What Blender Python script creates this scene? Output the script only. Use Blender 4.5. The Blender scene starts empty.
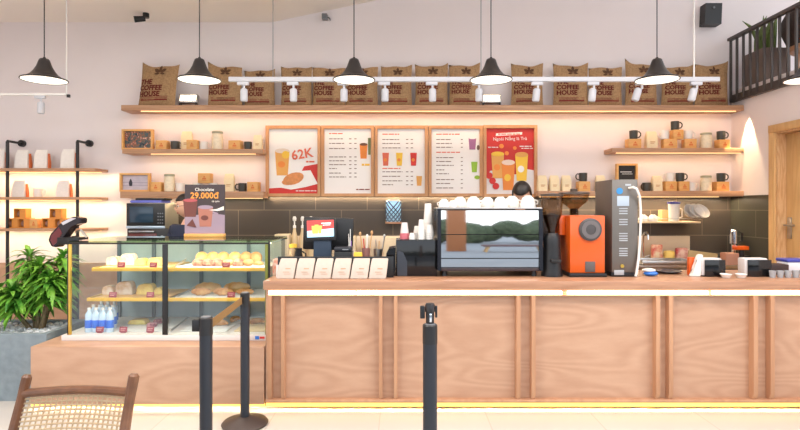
import bpy, bmesh, math, random
from mathutils import Vector, Matrix, Euler
random.seed(7)
S = bpy.context.scene
COL = S.collection
PI = math.pi
F = 545.0; H = 1.567
def U(u, Y): return (u - 400) / F * Y          # photo column -> metres at distance Y
def V(v, Y): return H - (v - 207) / F * Y      # photo row -> height at distance Y

# ------------------------------------------------------------------ camera
cam = bpy.data.objects.new('camera', bpy.data.cameras.new('camera'))
COL.objects.link(cam); S.camera = cam
cam.location = (0, 0, H); cam.rotation_euler = (PI/2, 0, 0)
cam.data.sensor_width = 36; cam.data.lens = F / 800 * 36
cam.data.shift_y = -0.01; cam.data.clip_end = 200
# ------------------------------------------------------------------ world, exposure
S.view_settings.view_transform = 'Standard'; S.view_settings.look = 'None'
S.view_settings.gamma = 1; S.view_settings.use_curve_mapping = False
S.view_settings.exposure = 0.07
w = bpy.data.worlds.new('world'); S.world = w; w.use_nodes = True
nt = w.node_tree; nt.nodes.clear()
wo = nt.nodes.new('ShaderNodeOutputWorld'); bg = nt.nodes.new('ShaderNodeBackground')
tc = nt.nodes.new('ShaderNodeTexCoord'); sp = nt.nodes.new('ShaderNodeSeparateXYZ'); cr = nt.nodes.new('ShaderNodeValToRGB')
nt.links.new(tc.outputs['Generated'], sp.inputs[0]); nt.links.new(sp.outputs['Z'], cr.inputs[0])
cr.color_ramp.elements[0].position = 0.0; cr.color_ramp.elements[0].color = (.95, .98, 1, 1)
cr.color_ramp.elements[1].position = 0.6; cr.color_ramp.elements[1].color = (.62, .78, 1, 1)
nt.links.new(cr.outputs[0], bg.inputs[0]); bg.inputs[1].default_value = 2.2
nt.links.new(bg.outputs[0], wo.inputs[0])

def area(name, loc, rot, sx, sy, watts, color, spread=PI):
    d = bpy.data.lights.new(name, 'AREA'); d.shape = 'RECTANGLE'; d.size = sx; d.size_y = sy
    d.energy = watts; d.color = color; d.spread = spread
    o = bpy.data.objects.new(name, d); COL.objects.link(o); o.location = loc; o.rotation_euler = rot
    return o
def spot(name, loc, rot, watts, color, size=math.radians(60), blend=.5, rad=.03):
    d = bpy.data.lights.new(name, 'SPOT'); d.energy = watts; d.color = color
    d.spot_size = size; d.spot_blend = blend; d.shadow_soft_size = rad
    o = bpy.data.objects.new(name, d); COL.objects.link(o); o.location = loc; o.rotation_euler = rot
    return o
WARM = (1, .62, .28); WARM2 = (1, .78, .5); NEUT = (1, .93, .84)
# daylight comes from the world, through the open side behind the viewer
# unseen fill lamps added over the seating area to brighten the room
for lx in (-3.6, -1.2, 1.2, 3.2):
    area('seating_fill_light', (lx, 2.4, 3.6), (0, 0, 0), .9, .9, 55, (1, .93, .87))
# LED strips
area('top_shelf_led', (U(432, 6.27), 6.29, V(112, 6.27) - .004), (math.radians(25), 0, 0), 6.9, .02, 9, (1, .6, .3))
area('left_upper_shelf_led', (U(200, 6.3), 6.3, V(155, 6.3)), (math.radians(20), 0, 0), 1.4, .02, 1.6, WARM)
area('right_upper_shelf_led', (U(680, 6.3), 6.3, V(154, 6.3)), (math.radians(20), 0, 0), 1.4, .02, 1.6, WARM)
area('low_shelf_led', (U(640, 6.32), 6.36, V(198, 6.3) - .006), (0, 0, 0), 2.2, .02, 16, WARM2)
area('low_shelf_led', (U(194, 6.32), 6.36, V(199, 6.3) - .006), (0, 0, 0), 1.5, .02, 4.5, WARM2)
area('menu_board_led', (U(400, 6.4), 6.46, V(197, 6.4)), (0, 0, 0), 3.1, .02, 13, WARM2)
area('counter_top_led', (1.46, 4.20, V(292.5, 4.2)), (math.radians(-35), 0, 0), 4.9, .015, 4, WARM2)
area('counter_plinth_led', (1.46, 4.19, .06), (0, 0, 0), 4.9, .05, 190, WARM2)
area('display_plinth_led', (-1.93, 4.19, .06), (0, 0, 0), 1.7, .05, 64, WARM2)
for k, vv in enumerate((171, 200, 231)):
    area('rack_shelf_led', (U(40, 6.3), 6.38, V(vv, 6.3) - .02), (math.radians(10), 0, 0), 1.7, .02, (4.2, 5.5, 4.5)[k], (1, .74, .42))
area('display_case_led', (-1.86, 4.55, 1.255), (math.radians(10), 0, 0), 1.55, .03, 7, NEUT)
spot('side_wall_downlight', (3.885, 6.17, 2.74), (0, 0, 0), 110, (1, .74, .42), math.radians(40), .12, .01)

# ------------------------------------------------------------------ materials
def lin(c): return tuple(((x/255)/12.92 if x/255 <= .04045 else ((x/255+.055)/1.055)**2.4) for x in c)
MC = {}
def mat(name, rgb, rough=.6, metal=0, emit=0, emit_rgb=None, trans=0, noise=0, scale=8, spec=.5, coat=0, stretch=(1,1,1), bump=0, rgb2=None):
    if name in MC: return MC[name]
    m = bpy.data.materials.new(name); m.use_nodes = True; MC[name] = m
    n = m.node_tree; b = n.nodes['Principled BSDF']; c = lin(rgb)
    b.inputs['Base Color'].default_value = (*c, 1); b.inputs['Roughness'].default_value = rough
    b.inputs['Metallic'].default_value = metal; b.inputs['Specular IOR Level'].default_value = spec
    b.inputs['Coat Weight'].default_value = coat
    if emit:
        b.inputs['Emission Color'].default_value = (*lin(emit_rgb or rgb), 1); b.inputs['Emission Strength'].default_value = emit
    if trans: b.inputs['Transmission Weight'].default_value = trans
    if noise or bump or rgb2:
        t = n.nodes.new('ShaderNodeTexCoord'); mp = n.nodes.new('ShaderNodeMapping'); mp.inputs['Scale'].default_value = stretch
        nz = n.nodes.new('ShaderNodeTexNoise'); nz.inputs['Scale'].default_value = scale; nz.inputs['Detail'].default_value = 4
        n.links.new(t.outputs['Object'], mp.inputs[0]); n.links.new(mp.outputs[0], nz.inputs['Vector'])
        r = n.nodes.new('ShaderNodeValToRGB'); r.color_ramp.elements[0].position = .35; r.color_ramp.elements[1].position = .65
        c2 = lin(rgb2) if rgb2 else tuple(x*(1-noise) for x in c)
        r.color_ramp.elements[0].color = (*c2, 1); r.color_ramp.elements[1].color = (*c, 1)
        n.links.new(nz.outputs['Fac'], r.inputs[0]); n.links.new(r.outputs[0], b.inputs['Base Color'])
        if bump:
            bp = n.nodes.new('ShaderNodeBump'); bp.inputs['Strength'].default_value = bump; bp.inputs['Distance'].default_value = .01
            n.links.new(nz.outputs['Fac'], bp.inputs['Height']); n.links.new(bp.outputs[0], b.inputs['Normal'])
    return m
def wood(name, rgb, rgb2, stretch=(1, 1, 8), scale=2.0, dist=5, rough=.5, horizontal=True):
    if name in MC: return MC[name]
    m = bpy.data.materials.new(name); m.use_nodes = True; MC[name] = m
    n = m.node_tree; b = n.nodes['Principled BSDF']; b.inputs['Roughness'].default_value = rough
    t = n.nodes.new('ShaderNodeTexCoord'); mp = n.nodes.new('ShaderNodeMapping'); mp.inputs['Scale'].default_value = stretch
    mp.inputs['Location'].default_value = (.37, .2, .71)
    n1 = n.nodes.new('ShaderNodeTexNoise'); n1.inputs['Scale'].default_value = scale; n1.inputs['Detail'].default_value = 1.5
    mu = n.nodes.new('ShaderNodeMath'); mu.operation = 'MULTIPLY'; mu.inputs[1].default_value = dist * 7
    si = n.nodes.new('ShaderNodeMath'); si.operation = 'SINE'
    ma = n.nodes.new('ShaderNodeMapRange'); ma.inputs['From Min'].default_value = -1
    n2 = n.nodes.new('ShaderNodeTexNoise'); n2.inputs['Scale'].default_value = scale*7; n2.inputs['Detail'].default_value = 8; n2.inputs['Roughness'].default_value = .7
    n3 = n.nodes.new('ShaderNodeTexNoise'); n3.inputs['Scale'].default_value = .9; n3.inputs['Detail'].default_value = 2
    mx = n.nodes.new('ShaderNodeMix'); mx.inputs[0].default_value = .7
    my = n.nodes.new('ShaderNodeMix'); my.inputs[0].default_value = .45
    n.links.new(t.outputs['Object'], mp.inputs[0]); n.links.new(t.outputs['Object'], n3.inputs['Vector'])
    for q in (n1, n2): n.links.new(mp.outputs[0], q.inputs['Vector'])
    n.links.new(n1.outputs['Fac'], mu.inputs[0]); n.links.new(mu.outputs[0], si.inputs[0]); n.links.new(si.outputs[0], ma.inputs['Value'])
    n.links.new(ma.outputs[0], mx.inputs[2]); n.links.new(n2.outputs['Fac'], mx.inputs[3])
    n.links.new(mx.outputs[0], my.inputs[2]); n.links.new(n3.outputs['Fac'], my.inputs[3])
    r = n.nodes.new('ShaderNodeValToRGB'); r.color_ramp.elements[0].position = .28; r.color_ramp.elements[1].position = .68
    r.color_ramp.elements[0].color = (*lin(rgb2), 1); r.color_ramp.elements[1].color = (*lin(rgb), 1)
    n.links.new(my.outputs[0], r.inputs[0]); n.links.new(r.outputs[0], b.inputs['Base Color'])
    return m
def tiles(name, rgb, rgb2, grout, bw, bh, rough, mort=.004, offset=.5, ax=('X', 'Z'), shift=(0, 0)):
    m = bpy.data.materials.new(name); m.use_nodes = True; MC[name] = m
    n = m.node_tree; b = n.nodes['Principled BSDF']; b.inputs['Roughness'].default_value = rough
    t = n.nodes.new('ShaderNodeTexCoord'); s = n.nodes.new('ShaderNodeSeparateXYZ'); c = n.nodes.new('ShaderNodeCombineXYZ')
    n.links.new(t.outputs['Object'], s.inputs[0])
    for i, a in enumerate(ax):
        ad = n.nodes.new('ShaderNodeMath'); ad.inputs[1].default_value = shift[i]
        n.links.new(s.outputs[a], ad.inputs[0]); n.links.new(ad.outputs[0], c.inputs[i])
    br = n.nodes.new('ShaderNodeTexBrick'); br.offset = offset; br.inputs['Scale'].default_value = 1
    br.inputs['Brick Width'].default_value = bw; br.inputs['Row Height'].default_value = bh; br.inputs['Mortar Size'].default_value = mort
    br.inputs['Color1'].default_value = (*lin(rgb), 1); br.inputs['Color2'].default_value = (*lin(rgb2), 1); br.inputs['Mortar'].default_value = (*lin(grout), 1)
    n.links.new(c.outputs[0], br.inputs['Vector']); n.links.new(br.outputs['Color'], b.inputs['Base Color'])
    return m
def glass(name, tint=(.95, .98, .97), refl=1.0, dens=0.0, rough=.01):
    if name in MC: return MC[name]
    m = bpy.data.materials.new(name); m.use_nodes = True; MC[name] = m
    n = m.node_tree; n.nodes.remove(n.nodes['Principled BSDF']); o = n.nodes['Material Output']
    tr = n.nodes.new('ShaderNodeBsdfTransparent'); tr.inputs[0].default_value = (*tint, 1)
    gl = n.nodes.new('ShaderNodeBsdfGlossy'); gl.inputs['Roughness'].default_value = rough
    fr = n.nodes.new('ShaderNodeFresnel'); fr.inputs[0].default_value = 1.5
    mu = n.nodes.new('ShaderNodeMath'); mu.operation = 'MULTIPLY'; mu.inputs[1].default_value = refl; mu.use_clamp = True
    mx = n.nodes.new('ShaderNodeMixShader')
    ge = n.nodes.new('ShaderNodeNewGeometry'); iv = n.nodes.new('ShaderNodeMath'); iv.operation = 'SUBTRACT'; iv.inputs[0].default_value = 1
    m2 = n.nodes.new('ShaderNodeMath'); m2.operation = 'MULTIPLY'
    n.links.new(ge.outputs['Backfacing'], iv.inputs[1]); n.links.new(fr.outputs[0], mu.inputs[0]); n.links.new(mu.outputs[0], m2.inputs[0]); n.links.new(iv.outputs[0], m2.inputs[1])
    n.links.new(m2.outputs[0], mx.inputs[0])
    n.links.new(tr.outputs[0], mx.inputs[1]); n.links.new(gl.outputs[0], mx.inputs[2])
    n.links.new(mx.outputs[0], o.inputs[0])
    return m

# ------------------------------------------------------------------ mesh building
class MB:
    def __init__(s): s.bm = bmesh.new()
    def _tag(s, geom): return geom
    def box(s, x0, x1, y0, y1, z0, z1, bev=0, M=None):
        g = bmesh.ops.create_cube(s.bm, size=1); vs = g['verts']
        for v in vs:
            v.co = Vector(((x0+x1)/2 + v.co.x*(x1-x0), (y0+y1)/2 + v.co.y*(y1-y0), (z0+z1)/2 + v.co.z*(z1-z0)))
        if bev:
            es = list({e for v in vs for e in v.link_edges})
            r = bmesh.ops.bevel(s.bm, geom=es, offset=bev, segments=2, affect='EDGES', profile=.5)
            vs = list({v for f in r['faces'] for v in f.verts} | {v for v in vs if v.is_valid})
        if M is not None:
            for v in vs: v.co = M @ v.co
        return s
    def cyl(s, p0, p1, r0, r1=None, seg=16, caps=True):
        p0 = Vector(p0); p1 = Vector(p1); r1 = r0 if r1 is None else r1
        d = (p1-p0); L = d.length
        if L < 1e-6: return s
        q = Vector((0,0,1)).rotation_difference(d/L)
        bmesh.ops.create_cone(s.bm, cap_ends=caps, segments=seg, radius1=r0, radius2=r1, depth=L,
                              matrix=Matrix.Translation((p0+p1)/2) @ q.to_matrix().to_4x4())
        return s
    def lathe(s, prof, c=(0,0,0), seg=24, axis='Z', sx=1, sy=1, M=None):
        c = Vector(c); rings = []
        for r, z in prof:
            ring = []
            for k in range(seg):
                a = 2*PI*k/seg; p = Vector((r*math.cos(a)*sx, r*math.sin(a)*sy, z))
                if axis == 'Y': p = Vector((p.x, p.z, p.y))
                if axis == 'X': p = Vector((p.z, p.x, p.y))
                if M is not None: p = M @ p
                ring.append(s.bm.verts.new(p + c))
            rings.append(ring)
        for a, b in zip(rings, rings[1:]):
            for k in range(seg): s.bm.faces.new((a[k], a[(k+1)%seg], b[(k+1)%seg], b[k]))
        if tuple(prof[0]) == tuple(prof[-1]): return s
        if prof[0][0] > 1e-5: s.bm.faces.new(rings[0])
        if prof[-1][0] > 1e-5: s.bm.faces.new(rings[-1])
        return s
    def sph(s, c, r, sx=1, sy=1, sz=1, seg=16, M=None):
        m = Matrix.Translation(c)
        if M is not None: m = m @ M
        bmesh.ops.create_uvsphere(s.bm, u_segments=seg, v_segments=max(6, seg*2//3), radius=r, matrix=m @ Matrix.Diagonal((sx, sy, sz, 1)))
        return s
    def tube(s, pts, r, seg=8):
        pts = [Vector(p) for p in pts]; rings = []
        rr = r if isinstance(r, (list, tuple)) else [r]*len(pts)
        up = Vector((0, 0, 1)); prev = None
        for i, p in enumerate(pts):
            t = (pts[min(i+1, len(pts)-1)] - pts[max(i-1, 0)]).normalized()
            if prev is None:
                a = t.cross(up if abs(t.z) < .9 else Vector((1, 0, 0))).normalized()
            else:
                a = (prev - t*prev.dot(t)).normalized()
            prev = a; b = t.cross(a)
            rings.append([s.bm.verts.new(p + rr[i]*(math.cos(2*PI*k/seg)*a + math.sin(2*PI*k/seg)*b)) for k in range(seg)])
        for a, b in zip(rings, rings[1:]):
            for k in range(seg): s.bm.faces.new((a[k], a[(k+1)%seg], b[(k+1)%seg], b[k]))
        s.bm.faces.new(rings[0]); s.bm.faces.new(rings[-1])
        return s
    def prism(s, poly, y0, y1, plane='XZ', M=None):
        def P(a, b, d):
            p = Vector((a, d, b)) if plane == 'XZ' else (Vector((d, a, b)) if plane == 'YZ' else Vector((a, b, d)))
            return M @ p if M is not None else p
        A = [s.bm.verts.new(P(a, b, y0)) for a, b in poly]; B = [s.bm.verts.new(P(a, b, y1)) for a, b in poly]
        s.bm.faces.new(A); s.bm.faces.new(B); n = len(poly)
        for k in range(n): s.bm.faces.new((A[k], A[(k+1)%n], B[(k+1)%n], B[k]))
        return s
    def mesh(s, name, m, smooth=True):
        bmesh.ops.recalc_face_normals(s.bm, faces=s.bm.faces[:])
        me = bpy.data.meshes.new(name); s.bm.to_mesh(me); s.bm.free()
        if m: me.materials.append(m)
        if smooth:
            for p in me.polygons: p.use_smooth = True
            try: me.set_sharp_from_angle(angle=math.radians(35))
            except Exception: pass
        return me
    def obj(s, name, m, parent=None, loc=None):
        o = bpy.data.objects.new(name, s.mesh(name, m)); COL.objects.link(o)
        if parent: o.parent = parent
        if loc: o.location = loc
        return o
def tag(o, label=None, cat=None, group=None, kind=None):
    if label: o['label'] = label
    if cat: o['category'] = cat
    if group: o['group'] = group
    if kind: o['kind'] = kind
    return o
def thing(name, loc, label, cat, group=None, rz=0):
    o = bpy.data.objects.new(name, None); COL.objects.link(o); o.empty_display_size = .1
    o.location = loc; o.rotation_euler = (0, 0, rz)
    return tag(o, label, cat, group)
def dup(root, loc, label, group=None, rz=0, sc=None):
    r = root.copy(); COL.objects.link(r); r.location = loc; r.rotation_euler = (0, 0, rz); r['label'] = label
    if sc: r.scale = sc
    if group: r['group'] = group
    for ch in list(root.children):
        c = ch.copy(); COL.objects.link(c); c.parent = r
        for g in list(ch.children):
            d = g.copy(); COL.objects.link(d); d.parent = c
    return r
class Proto:
    """first use moves the original, later uses copy it"""
    def __init__(s, root): s.root = root; s.used = False
    def __call__(s, loc, label, group=None, rz=0, sc=None):
        if not s.used:
            s.used = True; o = s.root; o.location = loc; o.rotation_euler = (0, 0, rz); o['label'] = label
            o.scale = sc or (1, 1, 1)
            if group: o['group'] = group
            return o
        return dup(s.root, loc, label, group, rz, sc or (1, 1, 1))
def text_mesh(txt, size, thick=0.001, bold=0.0, spacing=1.0, align='CENTER'):
    c = bpy.data.curves.new('t', 'FONT'); c.body = txt; c.size = size; c.align_x = align
    c.extrude = thick; c.offset = bold; c.space_line = spacing; c.resolution_u = 2
    o = bpy.data.objects.new('t', c); COL.objects.link(o)
    bpy.context.view_layer.update()
    me = bpy.data.meshes.new_from_object(o.evaluated_get(bpy.context.evaluated_depsgraph_get()))
    bpy.data.objects.remove(o); bpy.data.curves.remove(c)
    me.transform(Matrix.Rotation(PI/2, 4, 'X'))
    return me
def text_obj(name, txt, size, m, loc, parent=None, **k):
    me = text_mesh(txt, size, **k); me.materials.clear(); me.materials.append(m)
    o = bpy.data.objects.new(name, me); COL.objects.link(o); o.location = loc
    if parent: o.parent = parent
    return o

# palette
M_wall = mat('wall_paint', (240, 230, 229), .85, noise=.02, scale=2)
M_ceil = mat('ceiling_paint', (250, 240, 230), .9)
M_ply = wood('plywood', (200, 160, 132), (180, 138, 110), stretch=(.7, 1, 2.6), scale=1.1, dist=12, rough=.4)
M_rib = wood('pine_edge', (206, 158, 122), (184, 134, 100), stretch=(8, 8, .8), scale=1, dist=3)
M_slab = wood('counter_slab_wood', (188, 142, 112), (158, 112, 84), stretch=(.6, 3, 8), scale=1.2, dist=6, rough=.35)
M_shelf = wood('shelf_wood', (204, 160, 124), (172, 126, 94), stretch=(.6, 3, 8), scale=1.5, dist=6)
M_frame = wood('frame_wood', (212, 160, 112), (188, 134, 90), stretch=(3, 3, 1), scale=1.5, dist=4)
M_boxw = wood('kraft_wood', (236, 184, 112), (216, 158, 90), stretch=(1, 1, 4), scale=3, dist=3)
M_pine = wood('door_pine', (226, 186, 130), (206, 160, 104), stretch=(6, 6, .7), scale=1.5, dist=4, horizontal=False)
M_black = mat('black_plastic', (28, 28, 30), .4)
M_blackm = mat('black_metal', (44, 42, 42), .4, .3)
M_darkm = mat('lamp_black', (46, 42, 42), .35, .2)
M_white = mat('white_ceramic', (238, 234, 228), .25)
M_paper = mat('white_paper', (236, 226, 210), .8, noise=.06, scale=30)
M_steel = mat('brushed_steel', (200, 198, 196), .32, 1, noise=.08, scale=12, stretch=(1, 1, 20))
M_chrome = mat('chrome', (225, 228, 232), .06, 1)
M_grey = mat('grey_paint', (120, 122, 126), .5)
M_conc = mat('concrete_grey', (138, 150, 156), .85, noise=.18, scale=14, bump=.15)
M_glass = glass('clear_glass')
M_smoke = glass('smoked_glass', (.8, .71, .6), 1.0)
M_ledw = mat('led_white_glow', (255, 244, 220), .5, emit=6, emit_rgb=(255, 236, 205))
M_ledy = mat('led_amber_glow', (255, 214, 120), .5, emit=1.3, emit_rgb=(255, 205, 90))
M_ledwarm = mat('led_warm_glow', (255, 225, 170), .5, emit=1.4, emit_rgb=(255, 214, 150))
M_lampin = mat('lamp_glow', (255, 250, 240), .5, emit=1.1, emit_rgb=(255, 246, 230))
M_red = mat('print_red', (208, 52, 46), .6)
M_dred = mat('print_dark_red', (128, 44, 34), .8)
M_maroon = mat('price_tag_maroon', (156, 58, 70), .5)
M_orange = mat('orange_enamel', (222, 92, 20), .3, coat=.3)
M_ora2 = mat('print_orange', (236, 140, 60), .6)
M_yel = mat('print_yellow', (246, 200, 70), .6)
M_ink = mat('print_ink', (120, 96, 84), .7)
M_blue = mat('blue_plastic', (54, 120, 210), .35)
M_navy = mat('navy_plastic', (48, 52, 140), .4)
M_skin = mat('skin', (222, 172, 146), .5, spec=.3)
M_hair = mat('hair', (34, 24, 20), .45, noise=.4, scale=60)
# ------------------------------------------------------------------ the room
def struct(name, mb, m): return tag(mb.obj(name, m), kind='structure')
M_floor = tiles('floor_tile', (214, 208, 200), (208, 202, 194), (196, 188, 178), .8, .8, .22, .004, 0, ('X', 'Y'), (.15, .3))
struct('floor', MB().box(-6.2, 6.2, -2, 6.5, -.1, 0), M_floor)
def ceilz(x): return 3.77 if x < -1.53 else 3.77 + .21*(x + 1.53)
struct('wall_back', MB().box(-6.3, 6.3, 6.5, 6.65, -.1, 5.6), M_wall)
struct('wall_left', MB().box(-6.35, -6.2, 0, 6.5, -.1, 3.9), M_wall)
struct('ceiling', MB().prism([(-6.3, 3.77), (-1.53, 3.77), (6.3, ceilz(6.3)), (6.3, ceilz(6.3)+.15), (-1.53, 3.92), (-6.3, 3.92)], -1.4, 6.5), M_ceil)
# right side wall with doorway, mezzanine above it
DY0, DY1, DZ = 4.83, 5.72, 2.36
r = MB()
r.box(3.95, 4.1, DY1, 6.5, 0, 2.80); r.box(3.95, 4.1, 2.6, DY0, 0, 2.80); r.box(3.95, 4.1, DY0, DY1, DZ, 2.80)
struct('wall_right', r, M_wall)
r = MB(); r.box(3.95, 6.2, 2.6, 6.5, 2.80, 2.94)
struct('trim_4', r, M_wall)
# backsplash tiles
M_tile = tiles('backsplash_tile', (78, 69, 61), (72, 64, 57), (128, 114, 96), .613, .30, .3, .0035, .5, ('X', 'Z'), (20*.613 - U(290, 6.49), 3 - V(210, 6.49)))
M_tile2 = tiles('side_tile', (74, 71, 61), (68, 66, 57), (124, 116, 98), .613, .30, .3, .0035, .5, ('Y', 'Z'), (.1, 3 - V(210, 6.49)))
struct('trim_1', MB().box(U(176, 6.48), 3.938, 6.484, 6.499, .6, V(196, 6.48)), M_tile)
struct('trim_2', MB().box(3.936, 3.949, 5.82, 6.484, .6, V(196, 6.48)), M_tile2)
struct('trim_3', MB().box(-6.19, -3.0, 6.46, 6.499, 0, V(263, 6.46)), M_ply)
# door in the side wall
d = MB()
for y0, y1 in ((DY1-.01, DY1+.08), (DY0-.08, DY0+.01)): d.box(3.92, 3.949, y0, y1, 0, DZ+.05, .004)
d.box(3.915, 3.949, DY0-.08, DY1+.08, DZ-.01, DZ+.07, .004)
dr = struct('door_1', d, M_pine)
e = MB()
e.box(3.94, 4.09, DY1-.03, DY1, 0, DZ); e.box(3.94, 4.09, DY0, DY0+.03, 0, DZ); e.box(3.94, 4.09, DY0+.03, DY1-.03, DZ-.03, DZ)
o = e.obj('door_lining', wood('knotty_pine', (232, 196, 150), (198, 146, 96), (5, 5, 1), 2, 8, horizontal=False), dr)
lf = MB().box(4.03, 4.07, DY0+.032, DY1-.032, .005, DZ-.035, .004).obj('door_leaf', M_pine, dr)
h = MB(); hy = U(0, 1) and 5.60
h.box(4.018, 4.03, 5.60, 5.66, 1.24, 1.46, .004); h.cyl((4.02, 5.63, 1.38), (3.975, 5.63, 1.38), .011); h.cyl((3.975, 5.64, 1.38), (3.975, 5.50, 1.38), .011)
h.obj('door_handle', M_steel, lf)

# outside, seen only in reflections
struct('ground', MB().box(-40, 40, -60, -2, -.12, -.02), mat('plaza_paving', (150, 148, 146), .8, noise=.1, scale=1))
hd = MB(); rnd = random.Random(3)
for k in range(36):
    hd.sph((-20 + k*1.2, -24 + rnd.uniform(-.6, .6), rnd.uniform(.9, 1.7)), rnd.uniform(1.0, 1.5), seg=8)
tag(hd.obj('hedge', mat('hedge_green', (96, 106, 78), .9, noise=.5, scale=3)), 'long clipped green hedge across the plaza outside, mirrored in the coffee machine', 'hedge')
def bench(x, y, label):
    t = thing('plaza_bench', (x, y, -.02), label, 'bench', 'benches outside the shop')
    MB().box(-1.1, 1.1, -.3, .3, .38, .5, .03).obj('seat', mat('dark_cushion', (120, 92, 90), .8), t)
    for sx in (-.9, .9):
        for sy in (-.2, .2): MB().cyl((sx*1.1, sy*1.1, 0), (sx, sy, .38), .035, .05).obj('leg', M_pine, t)
bench(4.0, -10.5, 'low dark bench on wooden legs outside on the plaza, nearer the column')
bench(6.6, -10.3, 'low dark bench on wooden legs outside on the plaza, further from the column')
tag(MB().box(1.72, 2.4, -11.6, -11.0, -.02, 4.2, .02).obj('wooden_column', mat('column_wood', (176, 112, 70), .6)), 'square timber clad column outside the shop front', 'column')

# ------------------------------------------------------------------ counter
CT = V(281, 4.12)           # worktop height ~1.007
CB = V(290, 4.12)
X0, X1 = -1.025, 3.94
slab = MB().box(-1.035, X1, 4.12, 4.87, CB, CT, .004)
ctr = thing('service_counter', (1.45, 4.5, 0), 'long plywood service counter with ribbed front panels and glowing LED lines', 'counter')
def C(mb, name, m, par=None):
    o = mb.obj(name, m); o.parent = par or ctr
    o.matrix_parent_inverse = Matrix.Translation((-1.45, -4.5, 0)) if par is None else Matrix()
    return o
C(slab, 'worktop', M_slab)
edges = [268, 388.5, 525.5, 663, 762, 880]
C(MB().box(X0, X1, 4.20, 4.235, .05, CB-.001), 'front_panel', M_ply)
C(MB().box(X0, X1, 4.80, 4.84, .05, CB-.001), 'rear_panel', M_ply)
C(MB().box(X0, X1, 4.235, 4.80, .05, .08), 'base_board', M_ply)
C(MB().box(X0, X0+.02, 4.16, 4.80, .08, CB-.001), 'end_panel', M_ply)
def rib(u0, u1):
    x0 = U(u0, 4.16); x1 = max(U(u1, 4.16), x0+.026); zt = V(295, 4.16)
    C(MB().prism([(4.2005, .1), (4.2005, zt), (4.14, zt), (4.14, .14), (4.165, .1)], x0, x1, 'YZ'), 'rib', M_rib)
for a, b in ((268, 272), (281.5, 285), (379, 382.5), (394, 397.5), (516, 520), (531, 535), (655, 659), (668, 672), (752, 756.5), (769, 773), (874, 878)): rib(a, b)
C(MB().box(X0, X1, 4.15, 4.2, .075, .0995, .003), 'bottom_rail', M_rib)
C(MB().box(X0, X1, 4.165, 4.19, V(406.5, 4.165), .0745), 'led_strip', M_ledy)
C(MB().box(X0, X1, 4.155, 4.2, V(295.3, 4.155)-.006, V(295.3, 4.155), .001), 'led_channel', M_rib)
for a, b in ((X0+.02, U(355, 4.165)), (U(357, 4.165), U(562, 4.165)), (U(568, 4.165), U(659, 4.165)), (U(661, 4.165), U(708, 4.165)), (U(713, 4.165), X1)):
    C(MB().box(a, b, 4.16, 4.185, V(294.6, 4.16), V(291.2, 4.16)), 'led_strip', M_ledw)
C(MB().box(X0+.02, X1, 4.3, 4.32, 0, .05), 'plinth', M_blackm)

# display plinth and case
b = thing('display_base', (-1.93, 4.6, 0), 'low plywood base carrying the glass pastry case', 'cabinet')
def CC(mb, name, m, t=b, off=(-1.93, 4.6, 0)):
    o = mb.obj(name, m); o.parent = t; o.matrix_parent_inverse = Matrix.Translation(off).inverted(); return o
BX0, BX1 = -2.82, -1.037
CC(MB().box(BX0, BX1, 4.16, 5.15, .06, .5, .003), 'body', M_ply)
CC(MB().box(BX0+.02, BX1, 4.3, 5.1, 0, .059), 'plinth', M_blackm)
CC(MB().box(BX0, BX1, 4.165, 4.19, V(406.5, 4.165), .0595), 'led_strip', M_ledy)
cs = thing('pastry_case', (-1.86, 4.7, .501), 'glass pastry display case with gold shelf edges and black centre post', 'display case')
def K(mb, name, m): 
    o = mb.obj(name, m); o.parent = cs; o.matrix_parent_inverse = Matrix.Translation((-1.86, 4.7, .501)).inverted(); return o
GX0, GX1, GY0, GY1, GZ1 = -2.642, -1.05, 4.36, 5.08, 1.295
K(MB().box(-2.70, GX1, 4.345, GY1, .501, .545, .003), 'deck', mat('white_marble', (236, 226, 220), .3, noise=.05, scale=6))
M_gold = mat('brass_edge', (214, 178, 84), .3, .7)
M_shelfgold = mat('gold_shelf_edge', (240, 190, 70), .4, .2)
K(MB().box(GX0+.001, GX1-.001, GY0, GY0+.006, .546, GZ1-.025), 'front_glass', glass('front_pane', (.96, .98, .98), 2.2))
K(MB().box(GX0, GX0+.006, GY0+.02, GY1-.01, .546, GZ1-.025), 'side_glass', M_glass)
K(MB().box(GX1-.006, GX1, GY0+.02, GY1-.01, .546, GZ1-.025), 'side_glass', M_glass)
K(MB().box(GX0, GX1, GY0, GY1, GZ1-.012, GZ1), 'top_glass', glass('green_glass', (.72, .8, .6), 1.0))
f = MB()
f.box(GX0, GX1, GY0-.008, GY0+.014, GZ1-.026, GZ1-.0125, .002); f.box(GX0, GX1, GY1-.02, GY1, GZ1-.026, GZ1-.0125)
K(f, 'top_frame', M_blackm)
K(MB().box(GX0-.006, GX0+.012, GY0-.012, GY0+.012, .546, GZ1-.0265, .003), 'corner_post', M_gold)
K(MB().box(GX0-.016, GX0-.0065, GY0-.008, GY0+.02, .546, GZ1, .002), 'corner_post', M_blackm)
K(MB().box(GX1-.028, GX1-.004, GY0-.012, GY0+.014, .546, GZ1-.0265, .003), 'corner_post', mat('olive_edge', (120, 124, 52), .3, .3))
K(MB().box(GX1-.003, GX1+.008, GY0-.004, GY0+.02, .546, GZ1, .002), 'corner_post', M_blackm)
mx = U(165.5, GY0)
K(MB().box(mx-.022, mx+.022, GY0-.012, GY0-.0005, .546, GZ1-.0265, .003), 'centre_post', M_black)
for a in (GX0+.02, -2.3, -1.86, -1.42, GX1-.05): K(MB().box(a, a+.03, GY1-.03, GY1-.01, .546, GZ1-.027), 'rear_post', mat('post_slate', (84, 98, 106), .5))
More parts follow.
